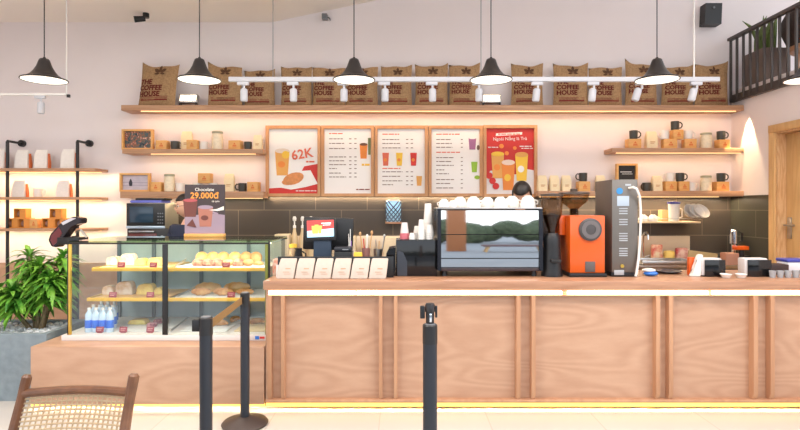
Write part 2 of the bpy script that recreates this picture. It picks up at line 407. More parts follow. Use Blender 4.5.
K(MB().box(GX0+.02, GX1-.02, GY1-.008, GY1-.002, .546, GZ1-.027), 'rear_panel', mat('rear_panel_reflections', (176, 192, 198), .3, noise=.25, scale=2.2, stretch=(1.6, 1, .5)))  # pale blue patches in the colour stand in for reflections in the glass
SZ = (V(269, 4.50), V(299, 4.50))
sx0 = (U(93, 4.50), U(88, 4.50))
for z, a in zip(SZ, sx0):
    K(MB().box(a, GX1-.03, 4.50, GY1-.04, z-.004, z+.004), 'glass_shelf', M_glass)
    K(MB().box(a, GX1-.03, 4.478, 4.4995, z-.016, z+.012, .003), 'shelf_edge', M_shelfgold)
    K(MB().box(a, a+.012, 4.50, GY1-.04, z+.0045, z+.014), 'shelf_bracket', M_gold)
    K(MB().box(-1.9, -1.88, 4.5, GY1-.04, z-.024, z-.0045), 'shelf_bracket', M_gold)
K(MB().box(GX0+.03, GX1-.03, 4.53, 4.57, GZ1-.035, GZ1-.027), 'led_tube', M_ledw)
st = MB().box(U(255, 4.34), U(259, 4.34), 4.342, 4.3445, .512, .538)
K(st, 'blue_sticker', M_blue); K(MB().box(U(259.5, 4.34), U(264.5, 4.34), 4.342, 4.3445, .518, .534), 'red_sticker', M_red)

# ------------------------------------------------------------------ rear worktop along the wall
rb = thing('rear_worktop', (.9, 6.1, 0), 'stainless steel rear worktop with upstand along the tiled wall', 'counter')
def R(mb, name, m): 
    o = mb.obj(name, m); o.parent = rb; o.matrix_parent_inverse = Matrix.Translation((-.9, -6.1, 0)); return o
RX0 = -3.0
R(MB().box(RX0, 3.93, 5.88, 6.48, .90, .935, .004), 'worktop', M_steel)
R(MB().box(RX0, 3.93, 5.92, 6.46, 0, .899), 'carcass', mat('carcass_grey', (90, 84, 80), .6))
R(MB().box(U(276, 6.44), U(690, 6.44), 6.44, 6.483, .936, V(236, 6.44), .004), 'upstand', mat('upstand_steel', (214, 196, 172), .45, .4))
R(MB().box(3.37, 3.93, 6.10, 6.48, .936, 1.02, .004), 'corner_step', mat('dark_stone', (52, 48, 44), .4))
t = thing('sink', (U(665, 6.0), 5.93, .936), 'stainless sink rim below the dish shelf', 'sink')
MB().box(-.3, .3, -.05, -.03, 0, .05, .003).box(-.3, .3, .28, .30, 0, .05, .003).box(-.3, -.28, -.03, .28, 0, .05).box(.28, .3, -.03, .28, 0, .05).obj('rim', M_steel, t)
t = thing('faucet', (U(643, 6.33), 6.33, .936), 'chrome gooseneck faucet rising behind the sink', 'faucet')
MB().cyl((0,0,0),(0,0,.03),.03).obj('base', M_chrome, t)
MB().tube([(0,0,.03),(0,0,.25),(0,-.01,.31),(0,-.05,.345),(0,-.09,.345),(0,-.13,.31),(0,-.135,.26)], .012).obj('spout', M_chrome, t)
MB().tube([(0.02,0,.05),(.07,-.02,.07)], .008).obj('lever', M_chrome, t)
# ------------------------------------------------------------------ wall shelves
def shelf(name, u0, u1, vt, vb, label, led=None, y0=6.25, group=None):
    z1 = V(vt, y0); z0 = V(vb, y0); x0 = U(u0, y0); x1 = min(U(u1, y0), 3.945)
    t = thing('wall_shelf', ((x0+x1)/2, 6.37, z0), label, 'shelf', group)
    cx = (x0+x1)/2
    MB().box(x0-cx, x1-cx, y0-6.37, .1295, 0, z1-z0, .004).obj('board', M_shelf, t)
    if led:
        a, b2 = U(led[0], y0), U(led[1], y0)
        MB().box(a-cx, b2-cx, y0-6.37+.02, y0-6.37+.035, -.008, -.0005).obj('led_strip', M_ledwarm, t)
    return z1
Z_top = shelf('', 121, 760, 105, 110.5, 'long top wooden shelf lined with burlap sacks', (140, 737))
Z_lu = shelf('', 122, 263, 149, 153.5, 'upper wooden shelf left of the menu boards holding mugs and a colourful framed picture', (150, 255))
Z_ru = shelf('', 612, 748, 148, 152.5, 'upper wooden shelf at the right with a black mug on the peak of its pyramid', (617, 742))
Z_ll = shelf('', 120, 263.5, 191.5, 198, 'lower wooden shelf left of the menu boards above the microwave', (180, 262))
Z_rl = shelf('', 538, 750, 191, 196.5, 'lower wooden shelf right of the menu boards above the dish shelf', (540, 720))

# ------------------------------------------------------------------ burlap sacks
def burlap():
    m = mat('burlap', (180, 144, 106), .95, noise=.26, scale=55, bump=.5, spec=.1)
    return m
M_bur = burlap()
M_cuff = mat('burlap_print', (96, 66, 46), .95)
TXT = text_mesh('THE\nCOFFEE\nHOUSE', .072, thick=.0006, bold=.0026, spacing=.88, align='LEFT')
def emblem_poly(s=1):
    mb = MB()
    def leaf(cx, cz, a, L, W):
        pts = [(0,0),(L*.3,W*.8),(L*.65,W*.9),(L,0),(L*.65,-W*.9),(L*.3,-W*.8)]
        mb.prism([(cx + p*math.cos(a)-q*math.sin(a), cz + p*math.sin(a)+q*math.cos(a)) for p, q in pts], -.0006, .0006)
    leaf(0, 0, .5, .075, .02); leaf(0, 0, PI-.5, .075, .02); leaf(0, .005, PI/2, .07, .018); leaf(0, -.01, -.15, .06, .012); leaf(0, -.01, PI+.15, .06, .012)
    return mb
def sack(u0, u1, v_top, seed, label, tilt=0.0, earL=.03, earR=.03, lean=.0, y=6.36, narrow=1.0, yaw=0.0):
    rr = random.Random(seed)
    w = (u1-u0+.4)/F*y; h = (106 - v_top)/F*y*1.09
    T = .07; N = 14
    ph = rr.uniform(0, 6); sag = rr.uniform(.012, .03)
    def top(a):      # a in -1..1
        e = earL if a < 0 else earR
        return h*(1-.02) - sag*.6 + 1.25*e*abs(a)**2.4 + .006*math.sin(5*a+ph)
    def pos(a, b2, side):
        half = w/2*(1 - .05*math.sin(PI*b2)*narrow)
        th = T*(max(0, 1-abs(a)**3.0)**.6)*(max(0, min(1, (1-b2)*1.7))**.55)*(max(.35, min(1, b2*6+.35))) 
        th += .003*math.sin(9*a+ph+4*b2)*(1-abs(a))*(1 if 0.02 < b2 < .95 else 0)
        x = a*half + tilt*b2*h; z = top(a)*b2
        return Vector((x, side*th + lean*b2*h, z))
    bm = bmesh.new(); G = {}
    for side in (-1, 1):
        for i in range(N+1):
            for j in range(N+1):
                edge = i in (0, N) or j == N
                key = (i, j, 0 if edge else side)
                if key in G: continue
                p = pos(2*i/N-1, j/N, side)
                if edge: p.y = lean*(j/N)*h
                if j == 0: p.z = 0
                G[key] = bm.verts.new(p)
    def g(i, j, s): return G[(i, j, 0 if (i in (0, N) or j == N) else s)]
    for s in (-1, 1):
        for i in range(N):
            for j in range(N):
                q = [g(i, j, s), g(i+1, j, s), g(i+1, j+1, s), g(i, j+1, s)]
                try: bm.faces.new(q)
                except ValueError: pass
    bottom = [g(i, 0, -1) for i in range(N+1)] + [g(i, 0, 1) for i in range(N-1, 0, -1)]
    bm.faces.new(bottom)
    mb = MB(); mb.bm.free(); mb.bm = bm
    o = mb.obj('coffee_sack', M_bur)
    o.location = (U((u0+u1)/2, y) - 0, y, Z_top + .0005); o.rotation_euler = (0, 0, yaw)
    tag(o, label, 'sack', 'burlap sacks along the top shelf')
    def project(me, name, m, ox, oz, sc):
        me = me.copy(); bmx = bmesh.new(); bmx.from_mesh(me)
        bmesh.ops.subdivide_edges(bmx, edges=bmx.edges[:], cuts=2)
        for v in bmx.verts:
            X = v.co.x*sc + ox; Z = v.co.z*sc + oz; d = v.co.y
            b2 = max(0, min(1, Z/(h*.97))); a = max(-1, min(1, X/(w/2)))
            p = pos(a, b2, -1); v.co = Vector((X + tilt*b2*h, p.y - .0045 + d, Z))
        bmx.to_mesh(me); bmx.free(); me.materials.clear(); me.materials.append(m)
        c = bpy.data.objects.new(name, me); COL.objects.link(c); c.parent = o
    sc = w/.41
    project(TXT, 'lettering', mat('sack_red', (104, 34, 26), .9), -w*.43, .215*h/.42, sc)
    e = emblem_poly().mesh('emblem', None, smooth=False)
    project(e, 'emblem', M_cuff, w*.04, .335*h/.42, sc)
    ln = MB()
    for zz in (.088, .074, .05): ln.box(-.15, .14, -.0006, .0006, zz, zz+(.005 if zz > .06 else .016))
    # fine band of small print
    l = ln.mesh('band', None, smooth=False)
    project(l, 'band_text', M_dred, 0, 0, sc)
    return o
sack(137, 176, 68, 1, 'leftmost burlap sack, leaning right with its edge catching the light', tilt=.12, earL=.045, earR=.02, y=6.33, yaw=-.12)
sack(208, 242, 68, 2, 'burlap sack standing just right of the left flood lamp', earL=.05, earR=.0, y=6.33)
sack(244.5, 275, 71, 3, 'flat-topped burlap sack behind the leftmost spotlight of the long track', earL=.0, earR=.02, y=6.39)
sack(281, 312, 69, 4, 'burlap sack behind the second track spotlight from the left', earL=.012, earR=.01)
sack(312.5, 345, 69, 5, 'burlap sack just left of the middle pendant lamp shade', earL=.016, earR=.0)
sack(345.5, 378, 68.5, 6, 'burlap sack half hidden behind the middle pendant lamp shade', earL=.0, earR=.012)
sack(381, 412, 68, 7, 'burlap sack right of the middle pendant with its right ear folded up', earL=.006, earR=.02)
sack(415, 448, 67, 8, 'burlap sack with two raised corners and a deep sagging top', earL=.02, earR=.035)
sack(449, 480, 67, 9, 'burlap sack lit from the right by the right flood lamp', earL=.015, earR=.03)
sack(511, 543, 67, 10, 'lone burlap sack standing apart between the right flood lamp and a bare wall gap', earL=.03, earR=.025)
sack(553, 588, 67, 11, 'burlap sack left in the tight pair after the lone sack', earL=.03, earR=.03)
sack(588.5, 622, 68.5, 12, 'burlap sack right in the tight pair after the lone sack', earL=.0, earR=.005)
sack(625, 657, 65.5, 13, 'burlap sack with one tall left corner, behind the pendant in front of the right sacks', earL=.06, earR=.0)
sack(661, 693, 68, 14, 'burlap sack second from the right end of the top shelf', earL=.0, earR=.03)
sack(694.5, 728, 67, 15, 'rightmost burlap sack, its right corner raised beside the balcony rail', earL=.01, earR=.05)

# flood lamps on the shelf
fl = thing('flood_lamp', (0,0,0), 'x', 'lamp')
MB().box(-.11, .11, -.035, .03, .035, .14, .008, Matrix.Rotation(-.25, 4, 'X')).obj('housing', M_steel, fl)
MB().box(-.092, .092, -.039, -.0352, .055, .125, .002, Matrix.Rotation(-.25, 4, 'X')).obj('lit_glass', M_ledw, fl)
for s in (-1, 1): MB().box(s*.095-.008, s*.095+.008, -.03, .03, 0, .045, .002).obj('foot', M_blackm, fl)
pf = Proto(fl)
pf((U(188.5, 6.34), 6.34, Z_top+.0005), 'small lit flood lamp between the two leftmost sacks', 'flood lamps on the top shelf')
pf((U(491.5, 6.34), 6.34, Z_top+.0005), 'small lit flood lamp under the right-of-centre pendant', 'flood lamps on the top shelf')

# ------------------------------------------------------------------ mugs, boxes, pouches, jars
def mug(m, name='mug'):
    t = thing('mug', (0,0,0), 'x', 'mug')
    MB().lathe([(.036, 0), (.044, .006), (.047, .05), (.048, .10), (.043, .10), (.041, .012), (0, .01)], seg=20).obj('cup', m, t)
    MB().tube([(.045, 0, .085), (.065, 0, .09), (.083, 0, .07), (.083, 0, .045), (.068, 0, .025), (.045, 0, .022)], .0075).obj('handle', m, t)
    return Proto(t)
P_dm = mug(mat('dark_glaze', (62, 60, 54), .35)); P_wm = mug(M_white)
bx = thing('wooden_box', (0,0,0), 'x', 'box')
MB().box(-.075, .075, -.055, .055, 0, .113, .005).obj('body', M_boxw, bx)
mk = MB(); mk.box(-.022, .03, -.0565, -.0552, .03, .036); mk.box(-.02, .028, -.0565, -.0552, .042, .056); mk.prism([(-.012, .062), (.004, .084), (.02, .062)], -.0565, -.0552)
mk.obj('printed_mark', mat('orange_print', (214, 112, 56), .7), bx)
P_bx = Proto(bx)
po = thing('paper_pouch', (0,0,0), 'x', 'pouch')
me = MB()
vs = [(-.068,-.04,0),(.068,-.04,0),(.068,.04,0),(-.068,.04,0),(-.066,-.03,.15),(.066,-.03,.15),(.066,.03,.15),(-.066,.03,.15),(-.06,-.006,.205),(.06,-.006,.205),(.06,.006,.205),(-.06,.006,.205)]
bv = [me.bm.verts.new(v) for v in vs]
for q in ((3,2,1,0),(0,1,5,4),(1,2,6,5),(2,3,7,6),(3,0,4,7),(4,5,9,8),(5,6,10,9),(6,7,11,10),(7,4,8,11),(8,9,10,11)): me.bm.faces.new([bv[i] for i in q])
bmesh.ops.bevel(me.bm, geom=me.bm.edges[:], offset=.004, segments=2, affect='EDGES')
me.obj('bag', mat('cream_paper', (240, 222, 184), .75, noise=.05, scale=40), po)
mk = MB(); mk.box(-.03, .02, -.0405, -.0385, .06, .066); mk.box(-.03, .03, -.0405, -.0385, .075, .083)
mk.obj('printed_mark', mat('tan_print', (196, 150, 100), .8), po)
P_po = Proto(po)
ja = thing('glass_jar', (0,0,0), 'x', 'jar')
MB().lathe([(.05, 0), (.06, .008), (.062, .13), (.055, .165), (.056, .175), (.0, .176)], seg=20).obj('jar_body', mat('filled_jar', (240, 226, 196), .35, noise=.12, scale=40), ja)
MB().lathe([(.058, .1765), (.06, .18), (.06, .198), (.05, .204), (0, .205)], seg=20).obj('lid', mat('jar_lid', (178, 176, 150), .35), ja)
P_ja = Proto(ja)
YS = 6.365
def put(P, u, z, label, group, y=YS, rz=0, sc=None): return P((U(u, y), y, z), label, group, rz, sc)
g1 = 'mugs and boxes on the upper left shelf'; z = Z_lu + .0005; s1 = (1, 1, .92)
put(P_bx, 163, z, 'pale wooden box next to the colourful framed picture', g1, sc=(.85, 1, .95))
put(P_dm, 175.2, z, 'dark mug right of the pale box by the colourful picture', g1, rz=PI*.3, sc=(1.05, 1.05, 1))
put(P_po, 187, z, 'cream paper pouch behind the middle box on the upper left shelf', g1, y=6.43, sc=(.95, .8, 1.1))
put(P_bx, 193, z, 'wooden box standing in front of the cream pouch, upper left shelf', g1, y=6.31, sc=(.8, .8, .95))
put(P_wm, 203.5, z, 'white mug with a grey mark left of the lidded jar', g1, rz=.3, sc=(1, 1, .95))
put(P_ja, 217.5, z, 'tall cream jar with pale lid in the middle of the upper left shelf', g1, sc=(1.05, 1.05, 1.08))
put(P_bx, 236, z, 'wooden box right of the tall cream jar', g1, rz=-.1, sc=(.95, 1, .95))
put(P_dm, 248, z, 'dark mug between the right box and the end pouch', g1, rz=PI*.6, sc=(.95, .95, .95))
put(P_po, 258, z, 'cream pouch at the right end of the upper left shelf', g1, sc=(.75, 1, .85))
g2 = 'mugs and boxes on the lower left shelf'; z = Z_ll + .0005
put(P_bx, 157.5, z, 'wooden box beside the framed winter picture', g2, sc=(.8, 1, .98))
put(P_ja, 169.5, z, 'cream jar with greyish lid above the microwave', g2, sc=(.98, .98, 1.02))
put(P_wm, 180, z, 'white mug just left of the chocolate sign', g2, rz=.2)
put(P_wm, 197, z, 'white mug hidden behind the chocolate sign on its left', g2, rz=.2)
put(P_wm, 213.5, z, 'white mug hidden behind the chocolate sign on its right', g2, rz=2.8)
put(P_bx, 205.5, z+.1005, 'bright wooden box perched on white mugs above the chocolate sign', g2, sc=(.95, 1, 1))
put(P_po, 229.5, z, 'cream paper pouch right of the chocolate sign', g2, sc=(.85, 1, 1.02))
put(P_dm, 242.5, z, 'dark mug with its handle towards the pouch, lower left shelf', g2, rz=PI)
put(P_bx, 254, z, 'wooden box at the right end of the lower left shelf', g2, rz=-.08, sc=(.85, 1, 1))
g3 = 'mugs and boxes on the upper right shelf'; z = Z_ru + .0005
put(P_bx, 633, z, 'wooden box at the left end under a dark mug, upper right shelf', g3)
put(P_dm, 633.5, z+.1135, 'dark mug on the leftmost box of the upper right shelf', g3)
put(P_po, 651, z, 'cream pouch left of the mug pyramid, upper right shelf', g3, rz=.05, sc=(.95, 1, 1.0))
put(P_bx, 669, z, 'bottom left wooden box of the mug pyramid', g3, rz=-.12, sc=(1.0, .9, 1))
put(P_bx, 689, z, 'bottom right wooden box of the mug pyramid', g3, rz=-.12, sc=(.9, .9, 1))
put(P_wm, 664.5, z+.1135, 'white mug on the pyramid with its handle to the left', g3, rz=PI)
put(P_bx, 676.5, z+.1135, 'wooden box in the middle tier of the mug pyramid', g3, sc=(.78, .9, .95))
put(P_dm, 675, z+.2215, 'dark mug on the very peak of the mug pyramid', g3)
put(P_wm, 688, z+.1135, 'white mug on the pyramid with its handle to the right', g3)
put(P_ja, 706, z, 'rounded cream jar between the pyramid and the right end box', g3, sc=(1.05, 1.05, .93))
put(P_bx, 722, z, 'wooden box at the right end, upper right shelf', g3, sc=(.82, 1, .93))
put(P_dm, 721, z+.106, 'dark mug on the right end box of the upper right shelf', g3)
g4 = 'mugs and boxes on the lower right shelf'; z = Z_rl + .0005
for u, l in ((542, 'cream pouch right beside the red menu board'), (554, 'second cream pouch from the red menu board'), (566, 'third cream pouch from the red menu board')):
    put(P_po, u, z, l, g4, rz=.05, sc=(.8, 1, .9))
put(P_bx, 583, z, 'wooden box behind the orange grinder hopper holding a lone dark mug', g4, sc=(.9, 1, 1))
put(P_dm, 583, z+.1135, 'lone dark mug with handle to the left above the orange grinder hopper', g4, rz=PI)
put(P_po, 600, z, 'cream pouch behind the silver tower machine', g4, sc=(.8, 1, .9))
put(P_dm, 646.5, z, 'dark mug standing on the shelf board right of the little blackboard', g4, rz=PI*.6)
put(P_po, 656.5, z, 'cream pouch right of the dark mug near the blackboard', g4, sc=(.82, 1, .88))
put(P_bx, 669, z, 'left box of the joined pair, lower right shelf', g4, sc=(.87, 1, 1))
put(P_bx, 682, z, 'right box of the joined pair, lower right shelf', g4, sc=(.82, 1, 1))
put(P_wm, 670, z+.1135, 'white mug on the joined pair of boxes', g4, rz=PI*.9)
put(P_dm, 680, z+.1135, 'dark mug on the joined pair of boxes', g4)
put(P_wm, 691.5, z, 'white mug with handle to the right standing by the joined boxes', g4)
put(P_ja, 706, z, 'cream jar with glass lid on the lower right shelf', g4, sc=(.98, .98, .9))
put(P_bx, 720.5, z, 'wooden box at the right end, lower right shelf', g4, sc=(.95, 1, .97))
put(P_dm, 721, z+.1105, 'dark mug on the right end box of the lower right shelf', g4)

# framed pictures on the shelves
def pic_frame(u0, u1, v0, v1, zb, label, painter, cat='picture', y=6.36, depth=.05, fw=.022):
    w = (u1-u0)/F*y; h = (v1-v0)/F*y
    t = thing('framed_picture', (U((u0+u1)/2, y), y, zb), label, cat)
    f = MB()
    f.box(-w/2, w/2, -depth/2, depth/2, 0, fw).box(-w/2, w/2, -depth/2, depth/2, h-fw, h).box(-w/2, -w/2+fw, -depth/2, depth/2, fw, h-fw).box(w/2-fw, w/2, -depth/2, depth/2, fw, h-fw)
    bmesh.ops.remove_doubles(f.bm, verts=f.bm.verts[:], dist=1e-5)
    f.obj('frame', M_boxw, t)
    painter(t, w-2*fw, h-2*fw, fw)
    return t
def paint_busy(t, w, h, z0):
    m = bpy.data.materials.new('busy_print'); m.use_nodes = True; n = m.node_tree; b2 = n.nodes['Principled BSDF']
    tcn = n.nodes.new('ShaderNodeTexCoord'); vo = n.nodes.new('ShaderNodeTexNoise'); vo.inputs['Scale'].default_value = 22; vo.inputs['Detail'].default_value = 5; vo.inputs['Distortion'].default_value = 1.5
    r2 = n.nodes.new('ShaderNodeValToRGB'); cols = [(.3, (30, 30, 40)), (.42, (80, 96, 100)), (.5, (120, 96, 70)), (.58, (176, 90, 70)), (.66, (220, 200, 180))]
    e = r2.color_ramp.elements; e[0].position, e[0].color = cols[0][0], (*lin(cols[0][1]), 1); e[1].position, e[1].color = cols[-1][0], (*lin(cols[-1][1]), 1)
    for p, c in cols[1:-1]: q = e.new(p); q.color = (*lin(c), 1)
    n.links.new(tcn.outputs['Object'], vo.inputs['Vector']); n.links.new(vo.outputs['Fac'], r2.inputs[0]); n.links.new(r2.outputs[0], b2.inputs['Base Color'])
    MB().box(-w/2, w/2, .01, .015, z0, z0+h).obj('picture_print', m, t)
def paint_winter(t, w, h, z0):
    MB().box(-w/2, w/2, .01, .015, z0, z0+h).obj('picture_print', mat('winter_print', (206, 196, 206), .7, noise=.15, scale=12, stretch=(1, 1, 4)), t)
    g = MB().prism([(-.075, z0+.045), (-.045, z0+.045), (-.04, z0+.08), (-.05, z0+.115), (-.062, z0+.13), (-.07, z0+.115), (-.082, z0+.08)], .007, .0098)
    g.obj('painted_figure', mat('ink_dark', (60, 58, 66), .8), t)
    for zz in (.05, .085): MB().box(-w/2, w/2, .008, .0098, z0+zz, z0+zz+.004).obj('painted_line', mat('winter_line', (150, 140, 160), .8), t)
pic_frame(122.5, 153.5, 128.5, 149, Z_lu+.0005, 'framed picture of dense colourful figures on the upper left shelf', paint_busy)
pic_frame(120.5, 150.5, 173, 191.5, Z_ll+.0005, 'framed pale picture with a small dark figure on the lower left shelf', paint_winter)
def paint_board(t, w, h, z0):
    MB().box(-w/2, w/2, .005, .012, z0, z0+h).obj('chalkboard', mat('chalkboard', (52, 48, 48), .8), t)
    mk = MB(); mk.box(-w*.35, w*.3, .003, .0048, z0+h*.72, z0+h*.75); mk.box(-w*.25, w*.35, .003, .0048, z0+h*.64, z0+h*.66)
    mk.box(-w*.3, -w*.08, .003, .0048, z0+h*.25, z0+h*.28)
    mk.obj('chalk_lines', M_white, t)
    text_obj('chalk_price', '3.0', .055, M_white, (w*.14, .003, z0+h*.22), t)
pic_frame(616, 637, 163.5, 191, Z_rl+.0005, 'small wood-framed blackboard with chalk writing behind the silver tower machine', paint_board, 'blackboard')

# ------------------------------------------------------------------ menu boards
GM = 'menu boards in a row'
def board(u0, u1, label, v0=125.5, v1=196.5, y=6.42, cloth=None):
    w = (u1-u0)/F*y; h = (v1-v0)/F*y; zb = V(v1, y); fw = .036
    t = thing('menu_board', (U((u0+u1)/2, y), y+.075, zb), label, 'menu board', GM)
    f = MB(); a = -.075
    f.box(-w/2, w/2, a, 0, 0, fw).box(-w/2, w/2, a, 0, h-fw, h).box(-w/2, -w/2+fw, a, 0, fw, h-fw).box(w/2-fw, w/2, a, 0, fw, h-fw)
    bmesh.ops.remove_doubles(f.bm, verts=f.bm.verts[:], dist=1e-5)
    f.obj('frame', M_frame, t)
    return t, w-2*fw, h-2*fw, fw, a
MP = mat('menu_white', (244, 240, 236), .5)
class Poster:
    """flat printed shapes; fractions of the poster, each layer a hair in front of the last"""
    def __init__(s, t, w, h, z0, y): s.t, s.w, s.h, s.z0, s.y, s.k = t, w, h, z0, y, 0
    def poly(s, name, m, pts):
        s.k += 1; y = s.y - .0007*s.k
        MB().prism([((x-.5)*s.w, s.z0 + z*s.h) for x, z in pts], y-.0004, y).obj(name, m, s.t)
    def ell(s, name, m, cx, cz, rx, rz, n=16, rot=0):
        s.poly(name, m, [(cx + rx*math.cos(2*PI*k/n)*math.cos(rot) - rz*math.sin(2*PI*k/n)*math.sin(rot)*s.h/s.w, cz + rx*s.w/s.h*math.cos(2*PI*k/n)*math.sin(rot) + rz*math.sin(2*PI*k/n)*math.cos(rot)) for k in range(n)])
    def bars(s, name, m, rows):
        s.k += 1; y = s.y - .0007*s.k; mb = MB(); r2 = random.Random(len(rows))
        for x0, x1, z, th in rows:
            x = x0
            while x < x1-.01:
                q = min(x1, x + r2.uniform(.04, .12)); mb.box((x-.5)*s.w, (q-.5)*s.w, y-.0004, y, s.z0+z*s.h, s.z0+(z+th)*s.h); x = q+.015
        mb.obj(name, m, s.t)
    def cup(s, cx, cz, w, h, m, top=None, ice=None):
        s.poly('printed_cup', m, [(cx-w*.38, cz), (cx+w*.38, cz), (cx+w*.5, cz+h), (cx-w*.5, cz+h)])
        if ice: s.ell('printed_ice', ice, cx-.05*w, cz+h*.45, w*.25, h*.13)
        if top: s.ell('printed_foam', top, cx, cz+h, w*.5, h*.1)
    def text(s, name, txt, size, m, x, z, rot=0, bold=0, align='CENTER'):
        s.k += 1; o = text_obj(name, txt, size, m, ((x-.5)*s.w, s.y-.0007*s.k, s.z0+z*s.h), s.t, thick=.0003, bold=bold, align=align)
        o.rotation_euler = (0, -rot, 0); return o
m_tea = mat('print_tea', (232, 170, 90), .6); m_croi = mat('print_croissant', (228, 150, 90), .6, noise=.2, scale=30); m_pale = mat('print_pale', (240, 214, 196), .6)
m_salm = mat('print_salmon', (224, 112, 84), .6); m_green = mat('print_green', (150, 190, 60), .6); m_pur = mat('print_purple', (170, 110, 150), .6); m_gr = mat('print_grey', (176, 168, 164), .6)
# board 1: combo poster
t, w1, h1, fw, a = board(265.5, 320.5, 'leftmost menu board with a drink, a croissant and a 62K price')
MB().box(-w1/2, w1/2, a+.03, a+.04, fw, fw+h1).obj('poster', MP, t)
p = Poster(t, w1, h1, fw, a+.03)
p.poly('printed_red_corner', M_red, [(.72, .42), (1, .46), (1, 0), (0, 0), (0, .08), (.5, .12)])
p.poly('printed_plate', MP, [(0, .08), (.45, .34), (.85, .36), (1, .15), (.75, .1), (.45, .06), (.25, .09)])
p.cup(.27, .28, .3, .38, m_tea, mat('print_rim', (226, 210, 196), .6), M_ora2)
p.ell('printed_lemon', M_yel, .34, .6, .08, .06)
p.ell('printed_croissant', m_croi, .5, .23, .22, .09, rot=.3)
p.ell('printed_croissant', m_croi, .4, .18, .14, .05, rot=.1)
p.text('price_text', '62K', .155, m_salm, .69, .545, rot=.16, bold=.003)
p.bars('printed_text', m_salm, [(.76, .95, .48, .025)])
p.bars('printed_text', MP, [(.55, .97, .035, .012)])
# boards 2-4: price lists
def rows(zs, x0=.1, x1=.36, th=.012, r=None):
    rr = r or random.Random(5); return [(x0, x1 + rr.uniform(-.1, .12), z, th) for z in zs]
t, w1, h1, fw, a = board(321, 374, 'second menu board from the left, a white price list with one iced coffee')
MB().box(-w1/2, w1/2, a+.03, a+.04, fw, fw+h1).obj('poster', MP, t); p = Poster(t, w1, h1, fw, a+.03)
zz = [.84, .77, .69, .56, .5, .44, .38, .31, .25]
p.bars('printed_text', m_salm, rows([.92], th=.016)); p.bars('printed_text', M_ink, rows(zz)); p.bars('printed_text', M_ink, [(.53, .58, z, .012) for z in zz] + [(.64, .69, z, .012) for z in zz])
p.cup(.84, .54, .17, .22, M_ora2, mat('print_coffee', (110, 70, 50), .6)); p.cup(.965, .6, .07, .26, mat('print_olive', (120, 130, 90), .6))
p.bars('printed_tag', M_yel, [(.8, .97, .43, .03)]); p.bars('printed_text', M_dred, [(.68, .98, .055, .016)])
t, w1, h1, fw, a = board(374.5, 428, 'middle menu board, a white price list with three small iced teas across it')
MB().box(-w1/2, w1/2, a+.03, a+.04, fw, fw+h1).obj('poster', MP, t); p = Poster(t, w1, h1, fw, a+.03)
p.bars('printed_text', m_salm, rows([.91, .38], x1=.42, th=.016)); zz = [.83, .77, .7, .33, .26, .19, .13]
p.bars('printed_text', M_ink, rows(zz, x1=.42)); p.bars('printed_text', M_ink, [(.6, .65, z, .012) for z in zz] + [(.7, .75, z, .012) for z in zz])
for x, m in ((.17, m_salm), (.46, M_yel), (.76, M_red)): p.cup(x, .43, .14, .2, m, None, M_ora2)
p.cup(.88, .12, .12, .15, m_tea)
t, w1, h1, fw, a = board(428.5, 483, 'fourth menu board from the left, a white price list with purple and green drinks')
MB().box(-w1/2, w1/2, a+.03, a+.04, fw, fw+h1).obj('poster', MP, t); p = Poster(t, w1, h1, fw, a+.03)
p.bars('printed_text', m_salm, rows([.91, .63], x1=.55, th=.016)); zz = [.83, .77, .71, .55, .49, .43, .36, .3, .21, .15, .08]
p.bars('printed_text', M_ink, rows(zz)); p.bars('printed_text', M_ink, [(.61, .65, z, .012) for z in zz])
p.cup(.85, .68, .16, .18, m_pur, MP); p.ell('printed_berry', M_ink, .97, .71, .03, .04); p.cup(.89, .33, .13, .16, m_green); p.ell('printed_leaf', m_green, .95, .25, .06, .03)
# board 5: red poster
t, w1, h1, fw, a = board(483.5, 537.5, 'rightmost menu board, a red poster with three fruit teas', v0=125, v1=197, y=6.40)
MB().box(-w1/2, w1/2, a+.03, a+.04, fw, fw+h1).obj('poster', M_red, t); p = Poster(t, w1, h1, fw, a+.03)
p.poly('printed_ice_ground', mat('print_ice', (232, 226, 224), .6), [(0, 0), (1, 0), (1, .36), (.85, .38), (.7, .3), (.3, .3), (.1, .36), (0, .28)])
p.poly('printed_banner', MP, [(.2, .885), (.75, .905), (.76, .945), (.21, .925)]); p.bars('printed_text', m_salm, [(.25, .72, .905, .016)])
p.text('title_text', 'Ngoài Nắng là Trà', .053, MP, .5, .82, rot=.02, bold=.0002)
p.bars('printed_text', MP, [(.04, .25, .705, .014), (.7, .95, .72, .014), (.74, .98, .69, .012)])
for x, z, r in ((.32, .73, .05), (.6, .7, .04), (.43, .62, .045)): p.ell('printed_slice', M_ora2, x, z, r, r*.7)
p.cup(.24, .24, .27, .37, m_tea, M_yel, M_ora2); p.cup(.74, .2, .27, .4, M_yel, m_tea, MP); p.cup(.46, .06, .28, .42, M_ora2, m_pale, M_yel)
for x, z in ((.13, .2), (.2, .12), (.06, .28)): p.ell('printed_fruit', M_red, x, z, .07, .05)

